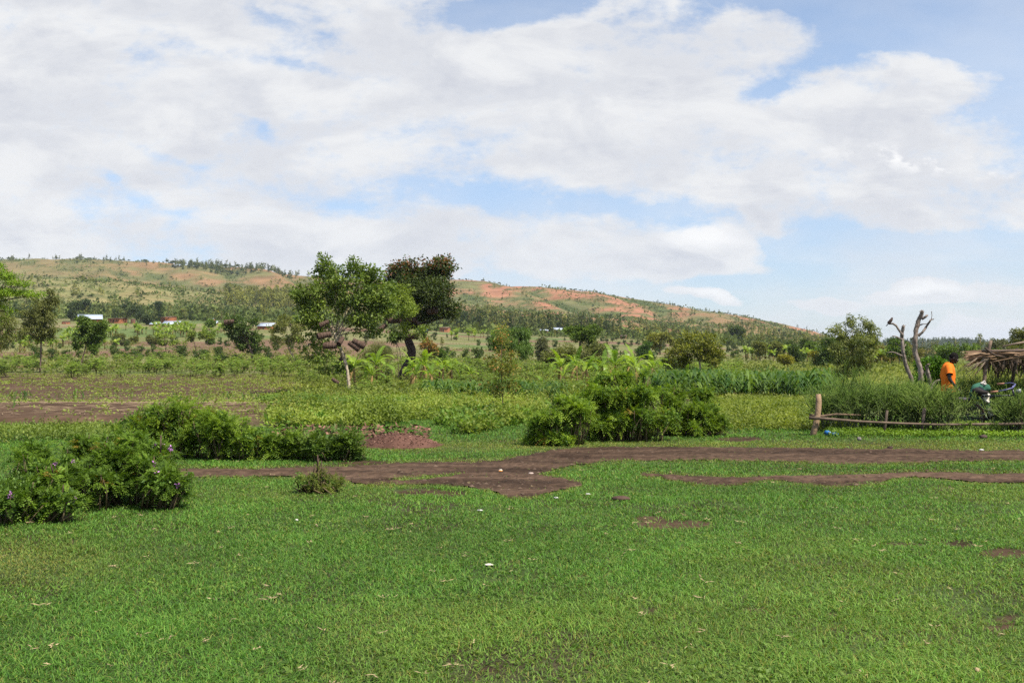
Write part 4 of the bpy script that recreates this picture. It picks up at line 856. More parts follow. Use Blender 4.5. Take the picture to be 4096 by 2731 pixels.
ground_leaves(mb, x, Y, .04 + .10 * fbm(x * .6 + 4, Y * .6, 3) ** 1.5 + .12 * (Y < 22) * (x < -7), .08, 6, .055, .028, ((0.05, 0.09, 0.02), (0.13, 0.18, 0.045)), up=.8, jitter=.9)
u, Y, x = scatter(26000, (270, 1100), 44, 210, lambda u, Y, x: rng.random(len(u)) < sst(.34, .5, fbm(x * .25 + 70, Y * .1, 3)) * (1.0 - .9 * ((u > 650) & (u < 835) & (Y > 50) & (Y < 96))) + (u > 700) * .5 * ~((u > 650) & (u < 835) & (Y > 50) & (Y < 96)))
ground_leaves(mb, x, Y, .08 + .35 * fbm(x * .2 + 4, Y * .2, 3) ** 2, .3, 7, .20, .09, ((0.055, 0.080, 0.018), (0.165, 0.195, 0.050)), up=.8, jitter=.9)
u, Y, x = scatter(42000, (-60, 1100), 135, 620, lambda u, Y, x: rng.random(len(u)) < .15 + 1.2 * (fbm(x / 25, np.log(Y) * 16, 3) - .35))
ground_leaves(mb, x, Y, .35 + .6 * fbm(x * .1 + 4, Y * .1, 3) ** 2, .4 + Y * .0012, 5, .28 + .0, .16, ((0.05, 0.075, 0.02), (0.15, 0.18, 0.05)), up=.8, jitter=.9)
def tufts(ur, Ylo, Yhi, n, keep, hgt, rad, k, L, W, pal, up=.5):
    u, Y, x = scatter(n, ur, Ylo, Yhi, keep); m_ = len(x); f = .5 + rng.random(m_)
    z = H(x, Y); i = np.repeat(np.arange(m_), k); mm = len(i); th = rng.random(mm) * 6.28; rr = np.sqrt(rng.random(mm)) * rad * f[i]; hh = rng.random(mm) ** .8 * hgt * f[i] * np.clip(1.1 - (rr / (rad * f[i])) ** 2 * .6, .2, 1.1)
    P = np.stack([x[i] + np.cos(th) * rr, Y[i] + np.sin(th) * rr, z[i] + hh], -1); D = unit(np.stack([np.cos(th), np.sin(th), .5 + rng.normal(size=mm) * .6], -1)); t0 = rng.random(m_)
    mb.leaves(P, D, rng.normal(size=(mm, 3)) * .5 + [0, 0, up], L * (.6 + .8 * rng.random(mm)), W * (.6 + .8 * rng.random(mm)), lerp(pal[0], pal[1], np.clip(.75 * t0[i] + .4 * rng.random(mm) - .08, 0, 1)))
kg = lambda u, Y, x: kw_(u, Y, x) & (x > lim(Y) + .3)
tufts((255, 545), 18.5, 46, 420, kg, .34, .20, 60, .075, .035, ((0.05, 0.095, 0.018), (0.17, 0.23, 0.05)))
tufts((255, 545), 18.5, 46, 160, kg, .50, .22, 90, .07, .022, ((0.07, 0.085, 0.022), (0.19, 0.20, 0.06)))
tufts((255, 545), 18.5, 46, 240, kg, .22, .20, 40, .12, .075, ((0.045, 0.10, 0.02), (0.13, 0.22, 0.05)))
tufts((430, 535), 18.5, 26, 110, kg, .30, .28, 110, .075, .055, ((0.04, 0.09, 0.02), (0.12, 0.20, 0.045)))
tufts((710, 830), 21.5, 60, 230, lambda u, Y, x: rng.random(len(u)) < .9, .26, .22, 50, .08, .04, ((0.05, 0.085, 0.018), (0.16, 0.20, 0.045)))
tufts((-60, 250), 18.6, 21.8, 200, lambda u, Y, x: fbm(x * .5, Y * .5, 3) > .46, .26, .20, 60, .065, .03, ((0.035, 0.07, 0.016), (0.13, 0.17, 0.045)))
tufts((300, 830), 46, 120, 1500, lambda u, Y, x: ~((u > 650) & (Y > 46) & (Y < 96)), .55, .45, 46, .20, .09, ((0.035, 0.060, 0.014), (0.15, 0.19, 0.045)))
tufts((-60, 1080), 120, 330, 1500, lambda u, Y, x: rng.random(len(u)) < .8, .9, .9, 30, .45, .22, ((0.035, 0.055, 0.016), (0.14, 0.17, 0.05)))
tag(mb.build('weeds', M_leaf), 'mixed light green weeds growing over the garden and field edges', 'weeds', kind='stuff')
def maize_mb(mb, x, Y, h):
    z = H(x, Y)
    for a, b, c in zip(x, Y, z):
        hh = h * random.uniform(.75, 1.2); base = np.array([a, b, c]); s0 = random.random() * 6.28
        cc = lerp((0.018, 0.052, 0.014), (0.075, 0.125, 0.038), random.random())
        for k in range(7):
            az = s0 + k * math.pi + random.uniform(-.5, .5); d = np.array([math.cos(az), math.sin(az), 0]); s_ = np.array([-d[1], d[0], 0]); L = hh * random.uniform(.55, .8); z0 = hh * (.12 + .10 * k)
            P = np.array([base + [0, 0, z0], base + d * L * .35 + [0, 0, z0 + L * .42], base + d * L * .75 + [0, 0, z0 + L * .42], base + d * L * 1.0 + [0, 0, z0 + L * .12]])
            w = np.array([.02, .045, .04, .004]) * (hh / .8); V = np.stack([P - s_ * w[:, None], P + s_ * w[:, None]], 1).reshape(-1, 3)
            mb.add(V, [[0, 1, 3, 2], [2, 3, 5, 4], [4, 5, 7, 6]], None, cc)
mb = MB()
u, Y, x = scatter(760, (432, 560), 42, 62, lambda u, Y, x: fbm(x * .5 + 5, Y * .3, 2) > .40); maize_mb(mb, x, Y, .85)
u, Y, x = scatter(1150, (655, 832), 48, 92, lambda u, Y, x: (fbm(x * .4 + 5, Y * .12, 3) > .33) & (Y > 52 + 14 * vnoise(u / 30, u * 0))); maize_mb(mb, x, Y, 1.45)
u, Y, x = scatter(60, (-10, 500), 26, 70, lambda u, Y, x: x < lim(Y)); maize_mb(mb, x, Y, .45)
tag(mb.build('maize_crop', M_leaf), 'dark green young maize in patches on both sides of the thicket', 'maize', kind='stuff')

mb = MB(); u, Y, x = scatter(2600, (-60, 1080), 5, 16, lambda u, Y, x: (fbm(x * .8 + 11, Y * .8, 3) > .5) & ~in_strip(T_UP, u, HY + CZ * F / Y, 1) & ~in_strip(T_LOBE, u, HY + CZ * F / Y, 1) & ~in_strip(T_LOW, u, HY + CZ * F / Y, 1))
ground_leaves(mb, x, Y, .035, .045, 7, .028, .016, ((0.04, 0.09, 0.018), (0.12, 0.19, 0.045)), up=1.0)
tag(mb.build('lawn_weeds', M_leaf), 'tiny broad-leaved weeds among the foreground grass', 'weeds', kind='stuff')

# ------------------------------------------------------------------ near thickets with pinnate leaves
def fronds(mb, P, D, L, pairs, lw, pal, droop=.5, tone=None):
    n = len(P); D = unit(D); up = np.array([0, 0, 1.0]); Sd = np.cross(D, up); Sd = unit(Sd + 1e-6 + rng.normal(size=(n, 3)) * .35); L = np.broadcast_to(L, (n,)); droop = (droop * (0.2 + 1.3 * rng.random(n)))[:, None]
    L = L * 1.0
    tone = rng.random(n) if tone is None else tone
    for k in range(pairs):
        t = (k + .8) / (pairs + .3); A = P + D * (L * t)[:, None] - up * (L[:, None] * droop * t * t); tdir = unit(D - up * (2 * droop * t)); Nn = unit(np.cross(Sd, tdir)); Nn = Nn * np.sign(Nn[:, 2:3] + 1e-6)
        w = L * lw * (1.0 - .35 * abs(t - .45) * 2)
        for s_ in (-1, 1):
            dd = Sd * s_ + tdir * .45 + up * .05; mb.leaves(A, dd, Nn + rng.normal(size=(n, 3)) * .15, w, w * .48, lerp(pal[0], pal[1], np.clip(tone + .25 * (rng.random(n) - .5), 0, 1)))
    A = P + D * (L * 1.0)[:, None] - up * (L[:, None] * droop); mb.leaves(A, D - up * droop, np.tile(up, (n, 1)), L * lw, L * lw * .5, lerp(pal[0], pal[1], tone))
def pinnate_bush(name, label, u, Y, blobs, n, L, pal, pairs=6, lw=.26, flowers=0, droop=.5, group=None, cat='shrub', spikes=0, stemcol=(.12, .09, .05)):
    p = at(u, Y); root = thing(name, label, cat, p, 0, group); s = Y / F
    B = [((b[0] - u) * s, (b[4] if len(b) > 4 else 0), max(Zat(b[1], Y) - p.z, .05), b[2] * s, b[2] * s * (b[5] if len(b) > 5 else .85), b[3] * s) for b in blobs]; fb = []
    for b in B:
        for q_ in range(8):
            d_ = rand_dirs(1)[0]; d_[2] = abs(d_[2]) if random.random() < .7 else d_[2]; d_ *= random.uniform(.5, 1.08); f_ = random.uniform(.22, .46); fb.append((b[0] + d_[0] * b[3], b[1] + d_[1] * b[4], max(.04, b[2] + d_[2] * b[5]), b[3] * f_, b[4] * f_, b[5] * f_))
        fb.append((b[0], b[1], b[2] * .8, b[3] * .62, b[4] * .6, b[5] * .62))
    bl = np.array(fb)
    pr = (bl[:, 3] * bl[:, 5]) ** .85; pr /= pr.sum()
    mb = MB(); PF = 10; nc = n // PF; bi = rng.choice(len(bl), nc, p=pr); C0 = rand_dirs(nc); C0[:, 2] = np.abs(C0[:, 2]) * np.where(rng.random(nc) < .75, 1, -1)
    C = bl[bi, :3] + C0 * bl[bi, 3:6] * (.62 + .42 * rng.random(nc))[:, None]; C[:, 2] = np.maximum(C[:, 2], .03)
    k = np.repeat(np.arange(nc), PF); P = C[k] + rng.normal(size=(len(k), 3)) * L * .22; P[:, 2] = np.maximum(P[:, 2], .02)
    az_ = rng.random(len(k)) * 6.28; el_ = rng.random(len(k)) * 1.5 - .35; D = unit(np.stack([np.cos(az_) * np.cos(el_), np.sin(az_) * np.cos(el_), np.sin(el_)], -1) + C0[k] * .55); tone = np.clip(rng.random(nc)[k] * .6 + .45 * rng.random(len(k)), 0, 1); kind_ = rng.random(nc)[k]; Lk = L * (.6 + .7 * rng.random(len(k)))
    a_ = kind_ < .82; fronds(mb, P[a_], D[a_], Lk[a_], pairs, lw, pal, droop, tone[a_])
    a_ = (kind_ >= .82) & (kind_ < .835); fronds(mb, P[a_], D[a_], Lk[a_], pairs, lw, ((0.09, 0.06, 0.02), (0.22, 0.17, 0.04)), droop * 1.3, tone[a_])
    a_ = kind_ >= .835; rp = np.repeat(np.arange(int(a_.sum())), 6); mb.leaves(P[a_][rp] + rng.normal(size=(len(rp), 3)) * L * .22, rand_dirs(len(rp)), rng.normal(size=(len(rp), 3)) * .6 + [0, 0, .6], L * (.25 + .2 * rng.random(len(rp))), L * (.15 + .1 * rng.random(len(rp))), lerp((0.03, 0.07, 0.018), (0.10, 0.17, 0.04), rng.random(len(rp))))
    mb.build('foliage', M_leaf, root)
    sm = MB()
    for j in range(len(bl) * 2):
        b = bl[j % len(bl)]; e = b[:3] + rand_dirs(1)[0] * b[3:6] * .95; s0 = np.array([b[0] * .8 + random.uniform(-.1, .1), b[1] * .8, -.02]); e[2] = max(e[2], .1)
        mm = (s0 + e) / 2 + rng.normal(size=3) * .06; sm.tube([s0, mm, e], [.012, .009, .004], 4, stemcol)
    for j in range(max(4, n // 260)):
        b = bl[random.randrange(len(bl))]; q = b[:3] * [1, 1, .6]; e = b[:3] + unit(np.array([random.gauss(0, .6), random.gauss(0, .5) - .3, 1.0])) * b[5] * random.uniform(1.1, 1.7); sm.tube([q, (q + e) / 2 + rng.normal(size=3) * .02, e], [.008, .006, .003], 4, (.16, .11, .08))
    sm.build('stem', M_bark, root)
    if flowers:
        for j in range(flowers):
            b = bl[random.randrange(len(bl))]; q = b[:3] + unit(np.array([random.uniform(-1, 1), -abs(random.gauss(0, .8)), random.uniform(.1, 1.0)])) * b[3:6] * 1.06
            fm = MB(); m_ = 16; t = rng.random(m_); PP = q + np.stack([.012 * rng.normal(size=m_), .012 * rng.normal(size=m_), t * .06], -1)
            fm.leaves(PP, unit(rng.normal(size=(m_, 3)) + [0, 0, .4]), rand_dirs(m_), .028, .02, lerp((0.40, 0.12, 0.42), (0.62, 0.3, 0.62), rng.random(m_))); fm.tube([q - [0, 0, .10], q + [0, 0, .07]], .003, 4, (.14, .09, .06)); fm.build('flower', M_cloth, root)
    for j in range(spikes):
        b = bl[random.randrange(len(bl))]; q = b[:3] + np.array([random.uniform(-.7, .7) * b[3], -b[4] * .3, b[5] * .9]); fm = MB(); hh = random.uniform(.1, .2)
        fm.tube([q, q + np.array([random.uniform(-.03, .03), 0, hh])], [.009, .006], 5, (.10, .065, .05), wob=.8); fm.build('seed_spike', M_bark, root)
    return root
P1 = ((0.022, 0.050, 0.010), (0.095, 0.165, 0.022)); P2 = ((0.030, 0.066, 0.012), (0.130, 0.205, 0.028)); P3 = ((0.028, 0.070, 0.012), (0.150, 0.230, 0.028))
pinnate_bush('flowering_thicket', 'dark flowering thicket with purple blooms, nearest at the left edge of the lawn', 20, 10.2, [(-30, 500, 45, 30), (20, 503, 34, 22), (48, 486, 30, 20, .3), (5, 475, 34, 20, .5), (60, 508, 18, 14)], 3600, .13, P1, flowers=6, spikes=5)
pinnate_bush('flowering_thicket', 'flowering thicket with purple blooms at the lawn edge, its tip pointing right', 120, 11.0, [(90, 485, 36, 26), (125, 478, 34, 24, .3), (160, 485, 26, 18), (180, 490, 14, 14), (100, 462, 34, 18, .5), (65, 465, 26, 18, .6), (140, 460, 24, 13, .5)], 5200, .125, P1, flowers=18, spikes=4)
pinnate_bush('indigo_thicket', 'tall bright green thicket along the track, its left half', 168, 16.2, [(150, 430, 32, 24), (185, 425, 34, 22), (160, 447, 36, 15), (125, 440, 18, 17), (195, 440, 25, 18), (172, 413, 16, 8)], 4600, .15, P3, pairs=5)
pinnate_bush('indigo_thicket', 'bright green thicket along the track, its right half sloping down', 228, 16.0, [(215, 430, 24, 20), (240, 438, 22, 17), (258, 448, 20, 14), (225, 452, 26, 11), (262, 457, 14, 8)], 3200, .15, P3, pairs=5)
pinnate_bush('indigo_thicket', 'low green bush between the tall thicket and the mulch heap', 288, 16.0, [(282, 448, 20, 14), (300, 452, 16, 10), (275, 457, 18, 8)], 1500, .17, P2, pairs=5)
pinnate_bush('weed_bush', 'broad-leaved weedy bush in front of the reddish mulch heap', 335, 15.8, [(322, 453, 17, 11), (342, 450, 14, 13), (355, 457, 9, 7)], 900, .17, ((0.03, 0.07, 0.02), (0.11, 0.17, 0.04)), pairs=3, lw=.4, droop=.2)
pinnate_bush('small_shrub', 'small round shrub with brownish flower heads alone on the lawn', 322, 12.2, [(318, 484, 15, 10), (332, 487, 13, 8), (320, 475, 9, 6), (308, 493, 7, 4), (322, 494, 22, 4)], 1100, .085, ((0.035, 0.06, 0.015), (0.12, 0.15, 0.035)), pairs=4, spikes=9)
pinnate_bush('drooping_thicket', 'big feathery thicket beside the track, its low left end', 552, 18.4, [(545, 434, 20, 11), (562, 422, 22, 14), (540, 424, 10, 7), (555, 442, 24, 6), (578, 410, 15, 11), (534, 440, 9, 6), (560, 404, 8, 5)], 3600, .17, P3, pairs=5, droop=.45, flowers=0)
pinnate_bush('drooping_thicket', 'big feathery thicket beside the track, its tall centre with hanging fronds', 618, 19.3, [(600, 395, 17, 10, .3), (620, 385, 14, 9, .5), (612, 408, 26, 14), (635, 400, 20, 12), (600, 425, 28, 12), (640, 420, 28, 14), (628, 378, 9, 5, .5), (655, 394, 10, 5, .3), (592, 402, 12, 9), (646, 380, 7, 4, .4), (604, 380, 6, 4, .4)], 7000, .17, P3, pairs=5, droop=.55)
pinnate_bush('drooping_thicket', 'big feathery thicket beside the track, its right end tapering to the grass', 688, 20.5, [(670, 407, 17, 10), (692, 414, 18, 10), (665, 426, 22, 8), (712, 422, 11, 8), (703, 396, 8, 5, .3), (690, 428, 24, 5), (672, 390, 8, 5), (720, 427, 8, 5)], 4800, .17, P3, pairs=5, droop=.5)

# ------------------------------------------------------------------ pencil-bush hedge, fence
def pencil_mb(h, wd, n0, depth=5, lean=0.0, spread=.42, light=0.5):
    m = MB(); segs = []
    def grow(p, d, L, r, k):
        e = p + d * L + np.array([0, 0, 0]); segs.append((p, e, r, k))
        if k == 0: return
        for j in range(random.choice((2, 2, 3)) if k > 1 else 2):
            nd = d + rng.normal(size=3) * spread + np.array([0, 0, .16]); nd /= np.linalg.norm(nd); grow(e, nd, L * random.uniform(.62, .9), r * .72, k - 1)
    for j in range(n0):
        a = random.random() * 6.28; d = np.array([math.cos(a) * .42 + lean, math.sin(a) * .35, 1.0]); d /= np.linalg.norm(d)
        grow(np.array([random.uniform(-wd, wd) * .5, random.uniform(-.2, .2), -.03]), d, h * random.uniform(.22, .30), .016, depth)
    A = np.array([s[0] for s in segs]); B = np.array([s[1] for s in segs]); r = np.array([s[2] for s in segs]); kk = np.array([s[3] for s in segs])
    D = unit(B - A); ref = np.where(np.abs(D[:, 2:3]) < .95, np.array([[0, 0, 1.0]]), np.array([[1.0, 0, 0]])); u_ = unit(np.cross(D, ref)); w_ = np.cross(D, u_)
    rings = []
    for P, q in ((A, 1.0), (B, .8)):
        for j in range(3):
            th = j * 2.094; rings.append(P + (u_ * math.cos(th) + w_ * math.sin(th)) * (r * q)[:, None])
    V = np.stack(rings, 1).reshape(-1, 3); i = np.arange(len(segs))[:, None] * 6
    q = np.concatenate([i + np.array([[j, (j + 1) % 3, 3 + (j + 1) % 3, 3 + j]]) for j in range(3)], 0)
    t = np.clip(kk / depth, 0, 1); c = lerp(lerp((0.075, 0.13, 0.025), (0.16, 0.21, 0.05), rng.random(len(segs)) * light * 2), (0.06, 0.07, 0.045), t)
    m.add(V, q, None, np.repeat(c, 6, axis=0)); return m
HB = [(835, 21.6, 1.15, .5, .3, 'tall dark pencil bush just behind the leaning fence post'), (850, 21.2, 1.4, .5, .3, 'pencil bush second from the fence post, upright and dense'), (868, 21.9, 1.15, .5, .35, 'pencil bush in the dip of the hedge left of the bare trunks'),
      (884, 21.3, 1.15, .5, .35, 'pencil bush below the leaning bare trunk'), (900, 21.7, 1.25, .5, .4, 'pencil bush below the tall bare trunk'), (915, 21.0, 1.05, .5, .5, 'pencil bush to the left of the man'),
      (931, 21.0, 1.2, .5, .6, 'yellowish pencil bush in front of the man'), (944, 20.6, 1.12, .5, .6, 'pencil bush hiding the man below the waist'), (960, 20.3, .40, .5, .9, 'pale sparse pencil bush in front of the bicycle wheel'),
      (977, 20.4, .24, .4, .8, 'low pencil bush in front of the bicycle frame'), (993, 20.4, .36, .5, .6, 'pencil bush right of the bicycle'), (1011, 20.7, .85, .5, .5, 'pencil bush under the thatched roof edge'), (1021, 20.5, .95, .5, .5, 'pencil bush cut by the right edge'), (1040, 20.8, 1.1, .5, .5, None),
      (990, 24.5, 1.35, .6, .4, 'pencil bush inside the shelter yard behind the bicycle'), (1008, 25.5, 1.3, .6, .4, 'pencil bush behind the dark shelter post'), (970, 25.0, 1.35, .6, .4, 'pencil bush behind the jacket at the foot of the pale shelter post'), (1025, 24.6, 1.3, .6, .4, 'pencil bush at the right edge inside the shelter yard'),
      (918, 24.6, 1.1, .6, .4, 'pencil bush behind the hedge at the foot of the tall bare trunk'), (893, 24.4, 1.0, .6, .4, 'pencil bush behind the hedge between the bare trunks'), (843, 22.6, .9, .4, .3, 'second pencil bush close behind the fence post')]
for i, (u, Y, h, w, lt, lb) in enumerate(HB):
    if lb is None: lb = 'pencil bush beyond the right edge of the hedge'
    o = pencil_mb(h, w, 17 if h > .8 else 10, 5, light=lt).build('pencil_bush', M_pencil, loc=at(u, Y)); tag(o, lb, 'hedge bush', 'pencil bushes of the hedge')
# dark weeds and debris at the hedge foot
mb = MB(); u, Y, x = scatter(3600, (826, 1100), 19.8, 23, lambda u, Y, x: rng.random(len(u)) < .8); ground_leaves(mb, x, Y, .12, .07, 6, .05, .03, ((0.05, 0.10, 0.015), (0.12, 0.20, 0.03)), up=.8, jitter=.8)
tag(mb.build('hedge_weeds', M_leaf), 'low bright weeds along the foot of the hedge', 'weeds', kind='stuff')
fr = thing('pole_fence', 'rustic pole fence with a thick leaning post in front of the hedge', 'fence', at(818, 20.3))
p0 = fr.location
def wp(u, y, Y): return np.array([X(u, Y) - p0.x, Y - p0.y, Zat(y, Y) - p0.z])
MB().tube([wp(811, 440, 20.2), wp(815.5, 425, 20.3), wp(818, 410, 20.3), wp(818.5, 401, 20.35), wp(818.3, 394, 20.35)], [.062, .064, .058, .058, .05], 9, (0.30, 0.20, 0.12), wob=.2).build('post', M_wood, fr, smooth=True)
MB().tube([wp(809, 417.5, 20.18), wp(830, 419, 20.18), wp(862, 421.5, 20.2), wp(900, 423.3, 20.25), wp(940, 424.5, 20.3), wp(990, 424, 20.3), wp(1060, 423, 20.3)], [.034, .028, .026, .024, .026, .028, .028], 8, (0.14, 0.10, 0.07), wob=.2).build('front_rail', M_wood, fr, smooth=True)
MB().tube([wp(809.5, 415, 20.5), wp(822, 416, 20.52), wp(836, 414, 20.6), wp(860, 415, 20.9)], [.026, .026, .022, .018], 7, (0.16, 0.11, 0.07), wob=.2).build('rear_rail', M_wood, fr, smooth=True)
MB().tube([wp(920, 438, 20.45), wp(922, 425, 20.45), wp(924, 408, 20.45)], [.04, .035, .035], 8, (0.07, 0.055, 0.045), wob=.2).build('dark_post', M_wood, fr, smooth=True)
MB().tube([wp(882, 440, 20.4), wp(885, 424, 20.4), wp(887, 410, 20.4)], [.03, .03, .025], 7, (0.10, 0.075, 0.055), wob=.2).build('dark_post', M_wood, fr, smooth=True)
MB().tube([wp(1018, 440, 20.45), wp(1021, 422, 20.45), wp(1019, 400, 20.45)], [.035, .03, .028], 8, (0.11, 0.08, 0.06), wob=.2).build('dark_post', M_wood, fr, smooth=True)

# ------------------------------------------------------------------ pollarded bare trunks, stump, bird
def snag(name, label, u, Y, paths):
    p = at(u, Y); root = thing(name, label, 'bare tree', p)
    for i, (pts, rad) in enumerate(paths):
        P = np.array([[X(a, Y) - p.x, (random.random() - .5) * .1, Zat(b, Y) - p.z] for a, b in pts]); n = len(P); tt = np.linspace(0, n - 1, n * 5); P = np.stack([np.interp(tt, np.arange(n), P[:, k]) for k in range(3)], -1); Rr = np.interp(tt, np.linspace(0, n - 1, len(rad)), rad) * 0.60
        m = MB(); cc = lerp((0.13, 0.095, 0.075), (0.30, 0.25, 0.21), rng.random(len(P) * 9 + 2)); 
        m.tube(P, Rr * (1 + .22 * (rng.random(len(P)) - .5)), 9, cc, wob=.30)
        for k in range(len(P) * 2):
            q = P[random.randrange(1, len(P))]; d = rand_dirs(1)[0]; d[2] = abs(d[2]) * .5; r0 = float(Rr.mean()); m.tube([q + d * r0 * .7, q + d * (r0 * 1.15 + .010)], [.010, .003], 4, (0.25, 0.20, 0.17))
        m.build('trunk' if i == 0 else 'branch', M_bark, root, smooth=True)
    return root
snag('pollarded_tree', 'leaning bare pollarded trunk with short side stubs, the bird on its top', 914, 26, [([(915, 396), (912, 380), (906, 365), (902.5, 350), (902.3, 335), (903, 325.5)], [.095, .085, .075, .072, .07]),
     ([(903, 336), (899.5, 331), (895.5, 325.5), (892.5, 323.5), (889.5, 324)], [.05, .045, .042, .04, .03]), ([(902, 339.5), (898.5, 338), (895.5, 336.5), (893, 336)], [.04, .03, .03, .02]),
     ([(902, 356), (897, 353.5), (892, 352), (888, 352.5)], [.04, .035, .03, .012]), ([(903, 348), (899, 345), (895.5, 343)], [.03, .02, .012]), ([(903, 348), (906.5, 344.5)], [.03, .015])])
snag('pollarded_tree', 'tall straight bare pollarded trunk with one upright branch at right', 919, 26.4, [([(920, 396), (920.5, 380), (919.5, 368), (915.5, 352), (914.5, 340), (917, 328), (920, 319), (922, 313), (921.5, 311)], [.125, .12, .105, .10, .10, .095, .09, .085, .06]),
     ([(918, 336), (922, 332), (926.5, 327.5), (929.5, 321), (931.5, 319.5), (934.5, 319.3)], [.07, .05, .045, .03, .012]), ([(931.5, 320), (932, 315), (931.5, 311.5)], [.014, .01, .006]), ([(922, 319), (925.5, 316.5), (928, 315)], [.06, .05, .035]), ([(920, 325), (924, 324), (927, 324)], [.04, .02, .012])])
snag('pollarded_stump', 'short crooked bare stump in front of the glossy round bush', 934, 27.5, [([(932, 394), (931, 385), (928.5, 375), (927, 367), (928, 364)], [.10, .09, .07, .065, .05]), ([(930, 382), (926, 374), (924.5, 371)], [.03, .025, .02]), ([(932, 386), (936, 381), (939, 380)], [.07, .06, .04])])
b0 = Vector((X(897.6, 26) - 0, 26.0, Zat(324.0, 26)))
bird = thing('small_bird', 'small brown bird perched on the leaning bare trunk', 'bird', (X(890.5, 26), 26.0, Zat(323.2, 26)))
m = MB()
def lathe(path, rad, sides=10): return path, rad
m.tube([(-.075, 0, -.035), (-.05, 0, -.012), (-.02, 0, .03), (.012, 0, .075), (.032, 0, .105), (.04, 0, .125), (.044, 0, .14), (.048, 0, .152)], [.006, .018, .038, .042, .032, .024, .024, .008], 9, (.075, .05, .04)); m.tube([(.052, 0, .142), (.072, 0, .138)], [.007, .001], 5, (.03, .03, .03))
m.build('body', M_cloth, bird, smooth=True)
m = MB(); m.leaves(np.array([[-.0, .035, .08], [-.0, -.038, .08]]), np.array([[-1, 0, -1.2], [-1, 0, -1.2]]), np.array([[0, 1, 0.], [0, -1, 0.]]), .12, .055, (.05, .035, .03)); m.build('wing', M_cloth, bird)
m = MB(); m.tube([(-.07, 0, -.03), (-.115, 0, -.075)], [.014, .009], 5, (.045, .03, .025)); m.build('tail', M_cloth, bird)
m = MB(); m.tube([(0, .012, .04), (.004, .012, -.012)], .004, 4, (.1, .06, .05)); m.tube([(0, -.012, .04), (.004, -.012, -.012)], .004, 4, (.1, .06, .05)); m.build('leg', M_cloth, bird)

# ------------------------------------------------------------------ thatched shelter
sh = thing('thatched_shelter', 'open shelter of rough poles with a reed thatch roof at the right edge', 'shelter', at(1000, 23.2)); s0 = sh.location
def ws(u, y, Y): return np.array([X(u, Y) - s0.x, Y - s0.y, Zat(y, Y) - s0.z])
wc = (0.17, 0.12, 0.085)
MB().tube([ws(980, 432, 22.6), ws(982.5, 400, 22.6), ws(984, 380, 22.6), ws(987, 358, 22.6), ws(989.5, 346, 22.6), ws(991, 340.5, 22.6)], [.045, .044, .042, .04, .037, .034], 9, wc, wob=.2).build('post', M_wood, sh, smooth=True)
MB().tube([ws(1005, 430, 23.4), ws(1008, 405, 23.4), ws(1012, 385, 23.4), ws(1015, 362, 23.4), ws(1017, 348, 23.4)], [.045, .042, .038, .036, .034], 9, (0.045, 0.035, 0.03), wob=.2).build('post', M_wood, sh, smooth=True)
MB().tube([ws(1050, 432, 22.6), ws(1051, 342, 22.6)], .045, 8, wc, wob=.2).build('post', M_wood, sh, smooth=True)
MB().tube([ws(996, 395, 25.3), ws(998, 372, 25.3), ws(1001, 352, 25.3)], .025, 6, wc, wob=.2).build('post', M_wood, sh, smooth=True)
MB().tube([ws(1048, 400, 25.6), ws(1048, 348, 25.6)], .05, 6, wc, wob=.2).build('post', M_wood, sh, smooth=True)
MB().tube([ws(982, 351, 22.45), ws(1000, 350.8, 22.45), ws(1025, 350.5, 22.45), ws(1060, 350, 22.45)], [.033, .03, .032, .03], 9, (0.15, 0.105, 0.08), wob=.15).build('beam', M_wood, sh, smooth=True)
MB().tube([ws(985, 347.5, 22.4), ws(990, 352, 22.4), ws(996, 355.5, 22.42), ws(1008, 357.5, 22.5)], [.022, .02, .018, .012], 6, (0.09, 0.065, 0.05)).build('brace', M_wood, sh, smooth=True)
MB().tube([ws(1003, 346, 23.5), ws(1030, 341, 23.5)], [.02, .03], 6, (0.24, 0.18, 0.13)).build('brace', M_wood, sh, smooth=True)
m = MB()
for k in range(620):     # reeds of the roof, fanned over the front and left eaves
    r = random.random(); Yb = random.uniform(22.5, 25.5); u0 = random.uniform(985, 1075); y0 = random.uniform(353, 357.5) - (Yb - 22.5) * .5
    L = random.uniform(.6, 1.3); a = random.gauss(math.pi, .16); dz = (random.uniform(-.09, .03) if r < .88 else random.uniform(-.28, -.1)) * (1 if u0 > 1003 else 1.5)
    st = ws(u0, y0, Yb); d = np.array([math.cos(a), math.sin(a) * .6, dz]); e = st + d * L * (1 if u0 > 1010 else .8)
    e[0] = max(e[0], ws(962 + random.random() * 14, 350, Yb)[0]); m.tube([st, (st + e) / 2 + [0, 0, .03], e], [.014, .012, .006], 4, lerp((0.10, 0.058, 0.034), (0.42, 0.28, 0.17), random.random() ** 1.4), cap=False)
for k in range(8):
    st = ws(random.uniform(975, 990), 358, 22.5); e = st + np.array([-random.uniform(.3, .75), -.1, -random.uniform(.2, .45)]); m.tube([st, e], [.012, .006], 4, (0.25, 0.19, 0.13))
m.build('thatch', M_straw, sh)
m = MB()
for k in range(280):     # dead leaves hanging under the eaves
    Yb = random.uniform(22.5, 25.2); st = ws(random.uniform(984, 1070), random.uniform(355, 361), Yb); L = random.uniform(.12, .32) * (1.7 if st[0] > ws(1008, 0, 23)[0] else 1)
    P = np.array([st, st + [random.gauss(0, .03), 0, -L * .5], st + [random.gauss(0, .07), 0, -L]]); w = np.array([.012, .022, .004]); V = np.stack([P - [1, 0, 0] * w[:, None] if False else P - np.outer(w, [1, .4, 0]), P + np.outer(w, [1, .4, 0])], 1).reshape(-1, 3)
    m.add(V, [[0, 1, 3, 2], [2, 3, 5, 4]], None, lerp((0.05, 0.035, 0.028), (0.15, 0.11, 0.08), random.random()))
m.build('hanging_leaves', M_straw, sh)

